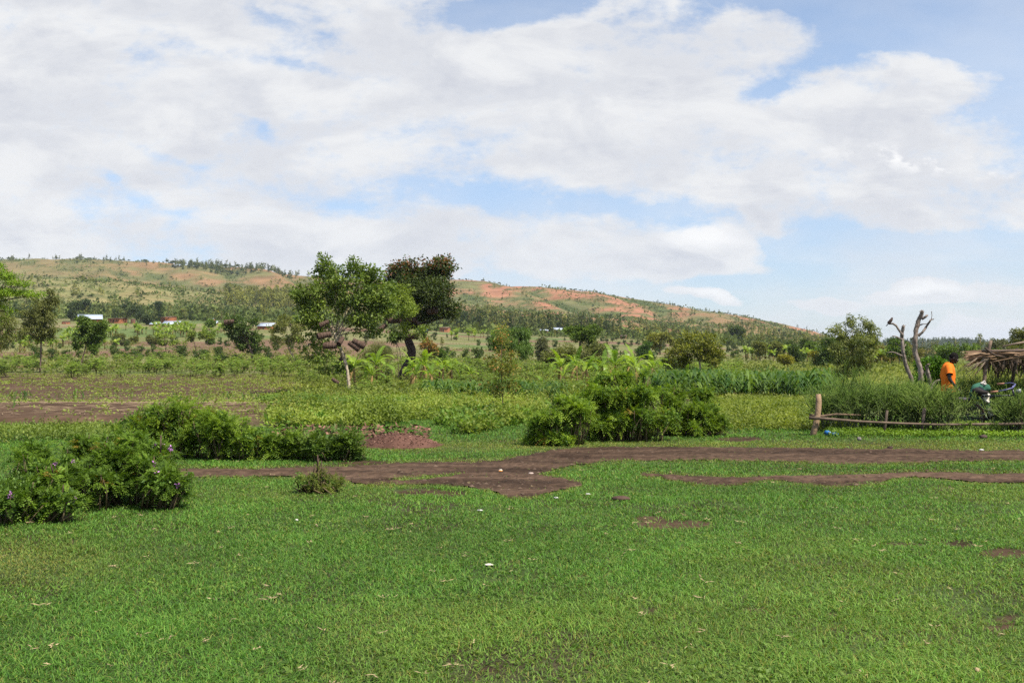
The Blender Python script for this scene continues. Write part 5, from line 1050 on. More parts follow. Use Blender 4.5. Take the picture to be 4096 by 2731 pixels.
# ------------------------------------------------------------------ bicycle with a jacket over it
bk = thing('bicycle', 'old black bicycle with brown grips standing behind the hedge', 'bicycle', at(968.5, 21.3)); bk.rotation_euler = (R(14), 0, R(-38))
def ring(m, c, r, tr, col, n=36, s=6):
    th = np.linspace(0, 2 * math.pi, n + 1); P = np.stack([c[0] + r * np.cos(th), np.full(n + 1, c[1]), c[2] + r * np.sin(th)], -1); m.tube(P, tr, s, col, cap=False)
for cx_ in (0, 1.10):
    w_ = thing('wheel', None, None, (cx_, 0, .35)); w_.parent = bk; w_.name = 'wheel'
    m = MB(); ring(m, (0, 0, 0), .325, .021, (.14, .085, .06)); m.build('tyre', M_rubber, w_, smooth=True)
    m = MB(); ring(m, (0, 0, 0), .30, .011, (.35, .33, .32)); m.build('rim', M_metal, w_, smooth=True)
    m = MB(); m.tube([(0, -.04, 0), (0, .04, 0)], .02, 8, (.3, .3, .3))
    for k in range(28):
        a = k * 2 * math.pi / 28; m.tube([(0, .02 * (-1) ** k, 0), (.30 * math.cos(a), 0, .30 * math.sin(a))], .0016, 3, (.4, .4, .4), cap=False)
    m.build('spokes', M_metal, w_)
blk = (.02, .02, .03)
m = MB()
for a, b, r in [((0, .05, .35), (.42, .02, .30), .009), ((0, -.05, .35), (.42, -.02, .30), .009), ((0, .05, .35), (.30, .01, .80), .009), ((0, -.05, .35), (.30, -.01, .80), .009), ((.42, 0, .30), (.28, 0, .86), .016), ((.29, 0, .80), (.92, 0, .84), .015), ((.42, 0, .30), (.94, 0, .72), .017), ((.95, 0, .68), (.905, 0, .96), .017), ((.95, 0, .70), (1.08, .045, .36), .010), ((.95, 0, .70), (1.08, -.045, .36), .010)]: m.tube([a, b], r, 8, blk)
m.build('frame', M_metal, bk, smooth=True)
m = MB(); m.tube([(.905, 0, .96), (.90, 0, 1.02), (.93, .04, 1.04)], .012, 8, (.08, .08, .25)); m.tube([(.66, -.30, 1.0), (.82, -.27, 1.03), (.93, -.15, 1.04), (.94, 0, 1.04), (.93, .15, 1.04), (.82, .27, 1.03), (.66, .30, 1.0)], .012, 8, (.10, .10, .22)); m.build('handlebar', M_metal, bk, smooth=True)
for s_ in (-1, 1):
    m = MB(); m.tube([(.69, .297 * s_, 1.005), (.55, .315 * s_, .985)], [.019, .021], 8, (.38, .19, .12)); m.build('grip', M_rubber, bk, smooth=True)
m = MB(); m.tube([(.96, 0, .93), (1.0, 0, .93), (1.05, 0, .93)], [.02, .045, .055], 12, (.22, .22, .23)); m.build('headlamp', M_metal, bk, smooth=True)
m = MB(); m.tube([(.14, 0, .885), (.22, 0, .90), (.34, 0, .885), (.44, 0, .89)], [.07, .10, .045, .02], 10, (.03, .025, .022)); m.build('saddle', M_rubber, bk, smooth=True)
m = MB(); m.box((-.08, 0, .735), (.42, .16, .02), 0, (.06, .05, .045)); m.tube([(-.2, .07, .73), (0, .05, .36)], .006, 5, blk); m.tube([(-.2, -.07, .73), (0, -.05, .36)], .006, 5, blk); m.build('carrier', M_metal, bk)
m = MB(); th = np.linspace(.35, 2.9, 16); m.tube(np.stack([.37 * np.cos(th), 0 * th, .35 + .37 * np.sin(th)], -1), .016, 5, (.25, .24, .24)); m.build('mudguard', M_metal, bk, smooth=True)
m = MB(); ring(m, (.42, .045, .30), .085, .006, (.3, .3, .3), 20, 4); m.tube([(.42, .05, .30), (.50, .07, .15)], .008, 5, (.3, .3, .3)); m.tube([(.42, -.05, .30), (.34, -.07, .45)], .008, 5, (.3, .3, .3)); m.box((.50, .11, .15), (.08, .07, .02), 0, blk); m.box((.34, -.11, .45), (.08, .07, .02), 0, blk); m.build('crank', M_metal, bk)
# the jacket
jk = thing('jacket', 'green, black and cream jacket draped over the bicycle saddle', 'jacket', (X(980, 21.15), 21.15, Zat(432, 21.15)))
def wj(u, y, dy=0): return np.array([X(u, 21.25) - jk.location.x, dy, Zat(y, 21.25) - jk.location.z])
def cloth_patch(name, outline, col, bulge=.08, dy=0.0, res=15, fold=.012, seed=0):
    """a closed soft bundle whose outline is given, thick in the middle with folds"""
    O = np.array([wj(a, b) for a, b in outline]); c = O.mean(0); K = len(O); t = np.linspace(0, K, 40, endpoint=False); ii = t.astype(int); fr_ = (t - ii)[:, None]; ring_ = O[ii % K] * (1 - fr_) + O[(ii + 1) % K] * fr_
    rows = []; 
    for side in (-1, 1):
        for s in (np.linspace(0, 1, 9) if side < 0 else np.linspace(1, 0, 9)[1:]):
            Pp = c + (ring_ - c) * s; th = bulge * math.sqrt(max(0, 1 - s ** 2.4)); f = fold * np.sin(t * 1.9 + seed + s * 4) * (.3 + s) + fold * (vnoise(t * .7 + seed, t * 0 + s * 4) - .5) * 2
            Pp = Pp + np.stack([0 * t, side * (th) + f * (1 if side < 0 else .3) + dy, f * .5], -1); rows.append(Pp)
    V = np.array(rows); n = len(rows); i = np.arange(n - 1)[:, None] * 40; j = np.arange(40)[None]; q = np.stack([i + j, i + (j + 1) % 40, i + 40 + (j + 1) % 40, i + 40 + j], -1).reshape(-1, 4)
    m = MB(); m.add(V.reshape(-1, 3), q, None, col); return m.build(name, M_cloth, jk, smooth=True)
cloth_patch('green_back', [(967, 393), (971, 385), (980, 382), (987, 384), (989, 388), (988, 391), (982, 389), (974, 390), (968, 398)], (.045, .13, .085), .07, .03, seed=1)
cloth_patch('black_panel', [(968, 392), (976, 386), (985, 392), (988, 396), (987, 399), (983, 399), (974, 396), (967, 398)], (.018, .022, .03), .06, -.07, seed=2)
cloth_patch('dark_sleeve', [(966, 394), (970, 390), (977, 391), (979, 398), (980, 405), (983, 404), (984, 397), (986, 399), (984, 408), (978, 409), (975, 401), (972, 396), (966, 399)], (.02, .06, .045), .05, -.13, seed=3)
cloth_patch('cream_lining', [(969, 391), (975, 389), (980, 391), (984, 394), (983, 399), (982, 402), (978, 402), (976, 396), (973, 393)], (.62, .56, .48), .04, -.19, fold=.03, seed=4)
cloth_patch('cream_collar', [(978, 383), (982, 379.5), (984, 384), (981, 386)], (.6, .54, .47), .04, 0, seed=5)
cloth_patch('cream_tail', [(980, 408), (984, 405), (988, 414), (988, 421), (985, 423), (982, 416)], (.62, .58, .46), .03, -.16, fold=.02, seed=6)
cloth_patch('green_cuff', [(985, 421), (988.5, 420), (989, 423), (986, 425)], (.02, .07, .05), .03, -.16, seed=7)

# ------------------------------------------------------------------ the man (seen from the waist up, turned to the right, head bowed)
mn = thing('person', 'man in an orange t-shirt looking down, standing behind the hedge', 'person', at(949, 22.9)); mn.rotation_euler = (0, 0, R(-22))
# local frame: +x = the way he faces; +y = his left (away from the viewer)
def skin_mesh(name, verts, edges, rads, mat, parent, sub=2, col=(.03, .018, .013)):
    me = bpy.data.meshes.new(name); me.from_pydata(verts, edges, []); o = bpy.data.objects.new(name, me); COL.objects.link(o)
    md = o.modifiers.new('skin', 'SKIN'); md.use_smooth_shade = True
    for i, r in enumerate(rads):
        me.skin_vertices[0].data[i].radius = (r, r) if not isinstance(r, tuple) else r
    me.skin_vertices[0].data[0].use_root = True
    sb = o.modifiers.new('sub', 'SUBSURF'); sb.levels = sub; sb.render_levels = sub
    dg = bpy.context.evaluated_depsgraph_get(); ev = o.evaluated_get(dg); m2 = bpy.data.meshes.new_from_object(ev); bpy.data.objects.remove(o)
    m2.name = name; a = m2.attributes.new('col', 'FLOAT_COLOR', 'POINT'); cc = np.ones((len(m2.vertices), 4), np.float32); cc[:, :3] = col; a.data.foreach_set('color', cc.ravel())
    for p in m2.polygons: p.use_smooth = True
    m2.materials.clear(); m2.materials.append(mat); o2 = bpy.data.objects.new(name, m2); COL.objects.link(o2); o2.parent = parent; return o2
def ell_mb(m, c, r, col, n=14, k=10, deform=None):
    th = np.linspace(0, 2 * math.pi, n, endpoint=False); ph = np.linspace(.02, math.pi - .02, k); V = []
    for p in ph:
        for t in th: V.append([math.sin(p) * math.cos(t), math.sin(p) * math.sin(t), math.cos(p)])
    V = np.array(V); 
    if deform is not None: V = deform(V)
    V = V * np.array(r) + np.array(c); q = [[i * n + j, (i + 1) * n + j, (i + 1) * n + (j + 1) % n, i * n + (j + 1) % n] for i in range(k - 1) for j in range(n)]
    m.add(V, q, None, col); return m
# body: pelvis root, spine, neck, head; arms with five fingers; legs
V_ = [(0, 0, .92), (-.01, 0, 1.05), (-.02, 0, 1.20), (-.01, 0, 1.34), (.015, 0, 1.42), (.045, 0, 1.47)]; Rd = [(.15, .12), (.13, .105), (.155, .12), (.14, .11), (.07, .065), (.055, .055)]
Ed = [(i, i + 1) for i in range(5)]
def chain(start, pts, rads):
    prev = start
    for p, r in zip(pts, rads): V_.append(p); Rd.append(r); Ed.append((prev, len(V_) - 1)); prev = len(V_) - 1
    return prev
for s_ in (-1, 1):
    chain(0, [(0, .09 * s_, .86), (.01, .10 * s_, .50), (-.01, .10 * s_, .10), (.02, .10 * s_, .035), (.15, .11 * s_, .03)], [.085, .058, .04, .04, .033])
    if s_ < 0: w = chain(3, [(-.015, -.17, 1.37), (-.02, -.225, 1.30), (.01, -.26, 1.08), (.15, -.25, .90)], [.06, .052, .042, .03])
    else: w = chain(3, [(-.015, .17, 1.37), (-.02, .225, 1.30), (-.04, .26, 1.06), (.05, .25, .83)], [.06, .052, .042, .03])
    ex = np.array(V_[w]); palm = ex + np.array([.055, 0, -.06]); pw = chain(w, [tuple(palm)], [.026])
    for f in range(4): o_ = (f - 1.5) * .02; chain(pw, [tuple(palm + [.03 + .003 * f, o_, -.03]), tuple(palm + [.045, o_, -.065]), tuple(palm + [.035, o_, -.092 + .006 * abs(f - 1)])], [.010, .009, .008])
    chain(w, [tuple(ex + [.045, -.02 * s_, -.02]), tuple(ex + [.08, -.028 * s_, -.045])], [.011, .009])
skin_mesh('body', V_, Ed, Rd, M_skin, mn)
hd = MB()
def hdef(V):
    V = V.copy(); f = V[:, 0] > 0; lo = V[:, 2] < 0
    V[:, 0] = np.where(~f & ~lo, V[:, 0] * 1.05, V[:, 0]); V[:, 1] = V[:, 1] * np.where(lo, 1 + .28 * V[:, 2], 1); V[:, 0] = V[:, 0] + np.where(lo, -.16 * V[:, 2] * .8, 0); return V
ell_mb(hd, (0, 0, 0), (.098, .078, .122), (.032, .019, .014), 20, 16, hdef)
ell_mb(hd, (.100, 0, -.012), (.020, .017, .026), (.036, .021, .015), 10, 8); ell_mb(hd, (.098, 0, -.058), (.017, .028, .011), (.045, .022, .018), 10, 6); ell_mb(hd, (.098, 0, -.076), (.015, .024, .010), (.045, .022, .018), 10, 6); ell_mb(hd, (.075, 0, .032), (.026, .055, .014), (.03, .018, .013), 10, 6)
for s_ in (-1, 1): ell_mb(hd, (-.005, .080 * s_, -.005), (.020, .012, .034), (.036, .021, .016), 10, 8); ell_mb(hd, (.084, .032 * s_, .012), (.013, .016, .009), (.55, .52, .48), 8, 6); ell_mb(hd, (.094, .032 * s_, .011), (.006, .007, .007), (.01, .008, .008), 8, 6)
ho = hd.build('head', M_skin, mn, loc=(.095, 0, 1.565), smooth=True); ho.rotation_euler = (0, R(30), 0)
hr = MB(); ell_mb(hr, (-.012, 0, .026), (.102, .084, .112), (.010, .008, .007), 20, 14, lambda V: np.stack([V[:, 0], V[:, 1], np.maximum(V[:, 2], -.42 + .5 * (V[:, 0] > .2) + .45 * np.clip(V[:, 0], 0, 1))], -1)); h2 = hr.build('hair', M_cloth, mn, loc=(.095, 0, 1.565), smooth=True); h2.rotation_euler = (0, R(30), 0)
# t-shirt: lofted rings around the torso with sleeves
def loft(name, rings, mat, parent, col, n=24):
    m = MB(); V = []
    for (cx_, cy_, cz_, rx, ry, tilt) in rings:
        th = np.linspace(0, 2 * math.pi, n, endpoint=False); wr = 1 + .05 * np.sin(th * 4 + cz_ * 23) * (.3 + rng.random()) + .03 * np.sin(th * 9 - cz_ * 40)
        x_ = np.cos(th) * rx * wr; y_ = np.sin(th) * ry * wr; V.append(np.stack([cx_ + x_, cy_ + y_, cz_ + tilt * x_ + 0 * th], -1))
    V = np.array(V); k = len(rings); i = np.arange(k - 1)[:, None] * n; j = np.arange(n)[None]; q = np.stack([i + j, i + (j + 1) % n, i + n + (j + 1) % n, i + n + j], -1).reshape(-1, 4)
    m.add(V.reshape(-1, 3), q, None, col); return m.build(name, mat, parent, smooth=True)
OR = (.80, .185, .022)
ts = loft('t_shirt', [(-.01, 0, .80, .165, .185, 0), (-.01, 0, .86, .155, .18, 0), (-.015, 0, .95, .15, .175, 0), (-.02, 0, 1.05, .15, .18, 0), (-.025, 0, 1.16, .16, .19, 0), (-.025, 0, 1.27, .158, .205, 0), (-.022, 0, 1.35, .14, .21, 0), (-.015, 0, 1.405, .115, .185, -.1), (0, 0, 1.44, .09, .125, -.2), (.012, 0, 1.462, .075, .08, -.3), (.018, 0, 1.470, .066, .066, -.3)], M_cloth, mn, OR)
for s_ in (-1, 1):
    a = np.array([-.018, .14 * s_, 1.385]); b = np.array([.0, .268 * s_, 1.20]) if s_ < 0 else np.array([-.02, .262 * s_, 1.20])
    m = MB(); P = np.array([a, a * .55 + b * .45 + [0, .02 * s_, .015], b * .8 + a * .2, b]); m.tube(P, [.075, .078, .074, .078], 14, OR, cap=False, wob=.06); m.build('sleeve', M_cloth, ts, smooth=True)
m = MB()   # the worn dark lettering across the shoulders, too small to read
for rw, (y0, n_, wl) in enumerate([(1.325, 6, .022), (1.29, 5, .026)]):
    for k in range(n_): m.box((-.188, (k - n_ / 2 + .5) * .03, y0), (.006, wl * random.uniform(.5, .95), .020 * random.uniform(.6, 1)), 0, (.10, .05, .04))
m.build('back_print', M_cloth, ts)
tr_ = loft('trousers', [(-.005, 0, .80, .15, .17, 0), (-.005, 0, .92, .148, .168, 0), (-.01, 0, .97, .14, .165, 0)], M_cloth, mn, (.03, .03, .04))
for s_ in (-1, 1):
    m = MB(); m.tube([(0, .09 * s_, .88), (.01, .10 * s_, .5), (-.005, .10 * s_, .10)], [.105, .075, .065], 12, (.03, .03, .04), cap=False); m.build('trouser_leg', M_cloth, tr_, smooth=True)

# ------------------------------------------------------------------ litter and stones
bt = thing('plastic_bottle', 'crushed blue plastic bottle lying at the foot of the fence post', 'bottle', at(831, 20.1)); bt.rotation_euler = (0, 0, R(-12))
m = MB(); m.tube([(-.12, 0, .06), (-.08, 0, .075), (-.03, 0, .06), (.03, 0, .05), (.10, 0, .045), (.13, .02, .05)], [.05, .058, .04, .045, .035, .02], 9, (.02, .17, .50), wob=.4); m.build('bottle_body', M_plastic, bt, smooth=True)
m = MB(); m.tube([(-.15, 0, .06), (-.12, 0, .06)], .02, 8, (.02, .10, .35)); m.build('cap', M_plastic, bt, smooth=True)
def scrap(name, label, u, y, w, h, col, cat='litter', mat=None, tall=.3):
    Y = up(y); s = Y / F; p = at(u, Y); p.z += .01; k = rng.random(1)[0] * 6; n = 9; m = MB()
    def df(V): return V * (1 + .35 * (vnoise(V[:, 0] * 2.3 + k, V[:, 1] * 2.3 + V[:, 2] * 3 + k) - .5)[:, None])
    ell_mb(m, (0, 0, h * s * tall), (w * s / 2, w * s * .35, h * s * .55), col, 12, 8, df); o = m.build(name, mat or M_plastic, loc=p, smooth=False); return tag(o, label, cat)
w1 = scrap('food_wrapper', 'white and orange crumpled wrapper on the muddy track', 500.6, 471, 4.0, 3.0, (.62, .56, .50))
w1b = MB(); ell_mb(w1b, (0, -.012, .012), (.034, .018, .014), (.75, .28, .03), 10, 6); o = w1b.build('orange_band', M_plastic, w1)
scrap('bone_scrap', 'pale crumpled scrap on the lawn, centre foreground', 489, 567, 9, 2.2, (.62, .56, .47), mat=M_cloth); scrap('paper_scrap', 'small white scrap on the lawn left of centre', 297, 520.5, 3.2, 2, (.6, .55, .5), mat=M_cloth)
scrap('paper_scrap', 'pale scrap on the lawn below the muddy hollow, left of its twin', 556, 498, 5, 1.6, (.55, .53, .5), mat=M_cloth); scrap('paper_scrap', 'pale scrap on the lawn below the grass tongue, right of its twin', 588, 494.5, 5, 1.5, (.55, .53, .5), mat=M_cloth)
scrap('paper_scrap', 'pale torn scrap on the grass above the flattened patch', 480, 511, 6, 1.8, (.5, .48, .44), mat=M_cloth)
scrap('stone', 'flat pale stone at the tip of the grass tongue', 531, 473, 5.5, 2.0, (.42, .33, .28), 'stone', M_soil); scrap('stone', 'grey stone on the verge in front of the hedge', 859, 441.5, 4.5, 3.6, (.22, .19, .17), 'stone', M_soil, .5)
scrap('stone', 'beige stone on the lawn near the bottom right corner', 976, 673, 6.5, 5, (.42, .29, .18), 'stone', M_soil)
scrap('plastic_scrap', 'white scrap on the upper track near the right edge', 981, 450, 5, 1.4, (.7, .68, .66)); scrap('plastic_scrap', 'white scrap on the lower track', 853, 480, 4, 1.3, (.7, .66, .6)); scrap('dung_clod', 'dark brown clod on the lawn below the track', 621, 499.5, 19, 5, (.085, .055, .042), 'clod', M_soil)
scrap('dung_clod', 'dark clod on the far edge of the upper track', 890, 448.5, 6, 2.6, (.06, .04, .032), 'clod', M_soil); scrap('dung_clod', 'dark earth clod on the verge at the right', 983, 439, 8, 4, (.085, .06, .05), 'clod', M_soil, .4)
m = MB(); k = 34; t = np.linspace(0, 2 * math.pi, k, endpoint=False)     # mulch heap
V = [[0, 0, 1]]; 
for r_ in (.2, .4, .6, .8, 1.0, 1.15):
    for a in t: V.append([r_ * math.cos(a), r_ * math.sin(a), math.cos(min(r_, 1.15) * 1.5) ** 1 if r_ < 1.1 else -.12])
V = np.array(V); V[:, :2] *= 1 + .15 * (vnoise(V[:, 0] * 3 + 9, V[:, 1] * 3) - .5)[:, None]; V = V * [.74, .55, .20]; V[:, 2] += .05 * vnoise(V[:, 0] * 9, V[:, 1] * 9)
f = [[0, 1 + j, 1 + (j + 1) % k] for j in range(k)]; q = [[1 + i * k + j, 1 + (i + 1) * k + j, 1 + (i + 1) * k + (j + 1) % k, 1 + i * k + (j + 1) % k] for i in range(5) for j in range(k)]
m.add(V, q, f, (.10, .052, .038)); n = 900; a = rng.random(n) * 6.28; rr = np.sqrt(rng.random(n)) * 1.05
P = np.stack([rr * np.cos(a) * .74, rr * np.sin(a) * .55, np.cos(rr * 1.5) * .20 + .035], -1); m.leaves(P, rand_dirs(n) * [1, 1, .3], rng.normal(size=(n, 3)) * .5 + [0, 0, 1], .05, .02, lerp((.12, .06, .045), (.34, .2, .14), rng.random(n) ** 2))
o = m.build('mulch_heap', M_soil, loc=at(397, 18.4), smooth=False); o.scale = (1.0, 1.3, 1.0); tag(o, 'mound of reddish brown mulch behind the weedy bush', 'heap')
mb = MB(); u, Y, x = scatter(2600, (275, 430), 18.6, 33, lambda u, Y, x: (np.abs(HY + 1.85 * F / Y - 437) < 6) | (np.abs(HY + 1.9 * F / Y - 409 - 2) < 2)); z = H(x, Y); n = len(x)
mb.leaves(np.stack([x, Y, z + .03], -1), rand_dirs(n) * [1, 1, .3], rng.normal(size=(n, 3)) * .5 + [0, 0, 1], .13, .07, lerp((.10, .05, .038), (.24, .13, .09), rng.random(n)))
tag(mb.build('mulch_litter', M_soil), 'reddish brown mulch strewn between the weeds', 'mulch', kind='stuff')

# ------------------------------------------------------------------ beehives
def hive_parts():
    m = MB(); t = np.linspace(0, 1, 29); r = .20 * (1 - .22 * t) * (1 + .07 * np.cos(t * 28 * math.pi * 0.5)); r[0] *= .9
    c = lerp((.06, .038, .027), (.15, .10, .075), np.repeat(rng.random(29) ** 1.5, 14)); c = np.vstack([c, c[:2]])
    m.tube(np.stack([t - .5, 0 * t, 0 * t], -1), r, 14, c, wob=.08); b = m.mesh('body', M_hive, True)
    m = MB(); m.tube([(-.515, 0, 0), (-.495, 0, 0)], [.14, .165], 14, (.035, .024, .018)); e = m.mesh('end_disc', M_hive)
    m = MB()
    for xx in (-.3, .25): m.tube([(xx, 0, .18), (xx * .3, 0, .62)], .008, 4, (.08, .06, .05))
    return b, e, m.mesh('hanging_cord', M_hive)
HBm = hive_parts()
def hive(label, u, y, Y, L, yaw, pitch, dy=0, cord=False, fat=1.0):
    loc = Vector((X(u, Y), Y + dy, Zat(y, Y))); r = thing('beehive', label, 'beehive', loc, 0, 'log beehives hung in the trees')
    r.rotation_euler = Euler((0, R(pitch), R(yaw)), 'XYZ'); r.scale = (L, L * fat * 1.3, L * fat * 1.3)
    for nme, me in zip(('body', 'end_disc', 'hanging_cord'), HBm):
        if nme == 'hanging_cord' and not cord: continue
        o = bpy.data.objects.new(nme, me); COL.objects.link(o); o.parent = r
a = -1.4
for args in [
    ('log hive end-on to the left, uppermost in the pale-trunked tree', 327.5, 324, YA, .75, 20, -25, a), ('ribbed log hive left of the fork of the pale trunk', 327.5, 335.5, YA, 1.0, 25, -12, a), ('level log hive touching the pale trunk on its left', 333.5, 345.8, YA, 1.0, 8, 0, a),
    ('log hive seen end-on in the fork of the pale trunk', 344, 341, YA, .75, 70, -38, a), ('log hive slanting down to the right, right of the pale trunk, in front', 357, 346, YA, .95, 190, -34, a), ('log hive slanting down at the end of the right limb of the pale tree', 361.5, 343.5, YA, 1.0, 185, -28, a),
    ('lowest log hive, hanging near the ground left of the pale trunk', 338.6, 380.3, YA, .60, 185, -35, a), ('log hive half hidden behind the middle of the pale trunk', 340, 357, YA, .6, 60, -50, 1.0)]: hive(*args)
a = -2.2; Yb = YB
for args in [
    ('log hive low on the left limb of the dark tree, mouth down left', 385, 328.3, Yb, 1.1, 20, -42, a, True), ('log hive at the far left under the dark tree crown', 377, 318, Yb, 1.0, 5, 0, a), ('log hive beside the left limb of the dark tree, end showing', 388.5, 319, Yb, .9, 160, -18, a),
    ('dark log hive against the left limb, above its neighbour', 391, 314, Yb, .9, 140, -30, a), ('log hive high in the yellow-green growth', 395.5, 310.5, Yb, 1.0, 30, -35, a), ('small log hive seen end-on high left of centre', 402, 312.5, Yb, .8, 80, -20, a),
    ('level log hive at the centre left of the dark tree', 397, 321, Yb, 1.35, 10, 0, a), ('log hive standing steeply across the level one', 401.5, 318.5, Yb, 1.1, 60, 55, a - .4), ('level log hive hung by a cord right of centre in the dark tree', 413.5, 320.5, Yb, 1.1, 175, 0, a, True),
    ('dark log hive above the corded one', 413, 314, Yb, .9, 100, -10, a), ('small log hive at the right of the corded one, tilting down', 420.5, 324, Yb, .8, 200, -40, a), ('level log hive low at the right of the thick dark trunk', 414, 336.5, Yb, 1.3, 178, 0, a),
    ('big round log hive under the right side of the dark crown', 434, 311.5, Yb, 1.0, 150, 10, a, False, 1.5)]: hive(*args)
hive('log hive resting in the glossy round tree behind the cassava', 231.5, 322, 165, 1.6, 10, -8, -1.5)
r = thing('hanging_basket', 'tapered basket with blue lining hung by a cord right of the dark tree', 'basket', (X(427.5, Yb), Yb - 2, Zat(330, Yb))); r.rotation_euler = (0, R(12), 0)
m = MB(); m.tube([(0, 0, -.9), (0, 0, -.5), (0, 0, 0), (0, 0, .15)], [.14, .24, .30, .28], 10, (.055, .04, .035), wob=.1); m.build('basket_body', M_hive, r, smooth=True)
m = MB(); ell_mb(m, (.04, -.2, -.02), (.17, .14, .24), (.02, .13, .30)); m.build('lining', M_plastic, r, smooth=True); m = MB(); m.tube([(-.2, 0, .1), (-.05, 0, .55), (0, 0, 1.4)], .022, 5, (.05, .04, .035)); m.tube([(.2, 0, .1), (-.05, 0, .55)], .02, 5, (.05, .04, .035)); m.build('cord', M_hive, r)

# ------------------------------------------------------------------ houses
def house(label, u, y, w, wallpx, roof='flat', yaw=20, lo=350, hi=760, col=(.30, .125, .065), roofcol=(.52, .56, .64), depth=.8, wins=1, doors=1):
    Y = Yfor(u, y, lo, hi); s = Y / F; W = w * s; D_ = W * depth; h = wallpx * s; p = at(u, Y); p.z -= .1
    r = thing('brick_house', label, 'house', p, R(yaw)); m = MB(); rise = W * .20 if roof == 'gable' else (D_ * .30 if roofcol[2] > .5 else h * .14)
    V = [(-W / 2, -D_ / 2, -.5), (W / 2, -D_ / 2, -.5), (W / 2, D_ / 2, -.5), (-W / 2, D_ / 2, -.5), (-W / 2, -D_ / 2, h), (W / 2, -D_ / 2, h), (W / 2, D_ / 2, h), (-W / 2, D_ / 2, h)]
    if roof == 'gable':
        V += [(-W / 2, 0, h + rise), (W / 2, 0, h + rise)]; m.add(V, [[0, 1, 5, 4], [1, 2, 6, 5], [2, 3, 7, 6], [3, 0, 4, 7]], [[4, 7, 8], [5, 9, 6]], col)
    else:
        V[6] = (W / 2, D_ / 2, h + rise); V[7] = (-W / 2, D_ / 2, h + rise); m.add(V, [[0, 1, 5, 4], [1, 2, 6, 5], [2, 3, 7, 6], [3, 0, 4, 7]], None, col)
    m.build('wall', M_brick, r)
    m = MB(); o = W * .05; th = .10
    def slab(a, b, c, d):
        P = np.array([a, b, c, d], float); Q = P + [0, 0, th]; m.add(np.vstack([P, Q]), [[3, 2, 1, 0], [4, 5, 6, 7], [0, 1, 5, 4], [1, 2, 6, 5], [2, 3, 7, 6], [3, 0, 4, 7]], None, roofcol)
    if roof == 'gable':
        k = rise / (D_ / 2); slab((-W / 2 - o, -D_ / 2 - o, h - o * k), (W / 2 + o, -D_ / 2 - o, h - o * k), (W / 2 + o, 0, h + rise), (-W / 2 - o, 0, h + rise)); slab((-W / 2 - o, .01, h + rise), (W / 2 + o, .01, h + rise), (W / 2 + o, D_ / 2 + o, h - o * k), (-W / 2 - o, D_ / 2 + o, h - o * k))
    else: slab((-W / 2 - o, -D_ / 2 - o, h - .02), (W / 2 + o, -D_ / 2 - o, h - .02), (W / 2 + o, D_ / 2 + o, h + rise), (-W / 2 - o, D_ / 2 + o, h + rise))
    m.build('roof', M_tin, r)
    for k in range(wins): m = MB(); m.box((W * (-.25 + .5 * k / max(1, wins - 1) if wins > 1 else .22), -D_ / 2 - .01, h * .58), (W * .09, .06, h * .26), 0, (.05, .04, .04)); m.build('window', M_brick, r)
    for k in range(doors): m = MB(); m.box((-W * .05, -D_ / 2 - .01, h * .36), (W * .11, .06, h * .72), 0, (.09, .06, .05)); m.build('door', M_brick, r)
BR = (.33, .13, .065); BD = (.20, .10, .06); TN = (.40, .45, .53); RD = (.20, .12, .09)
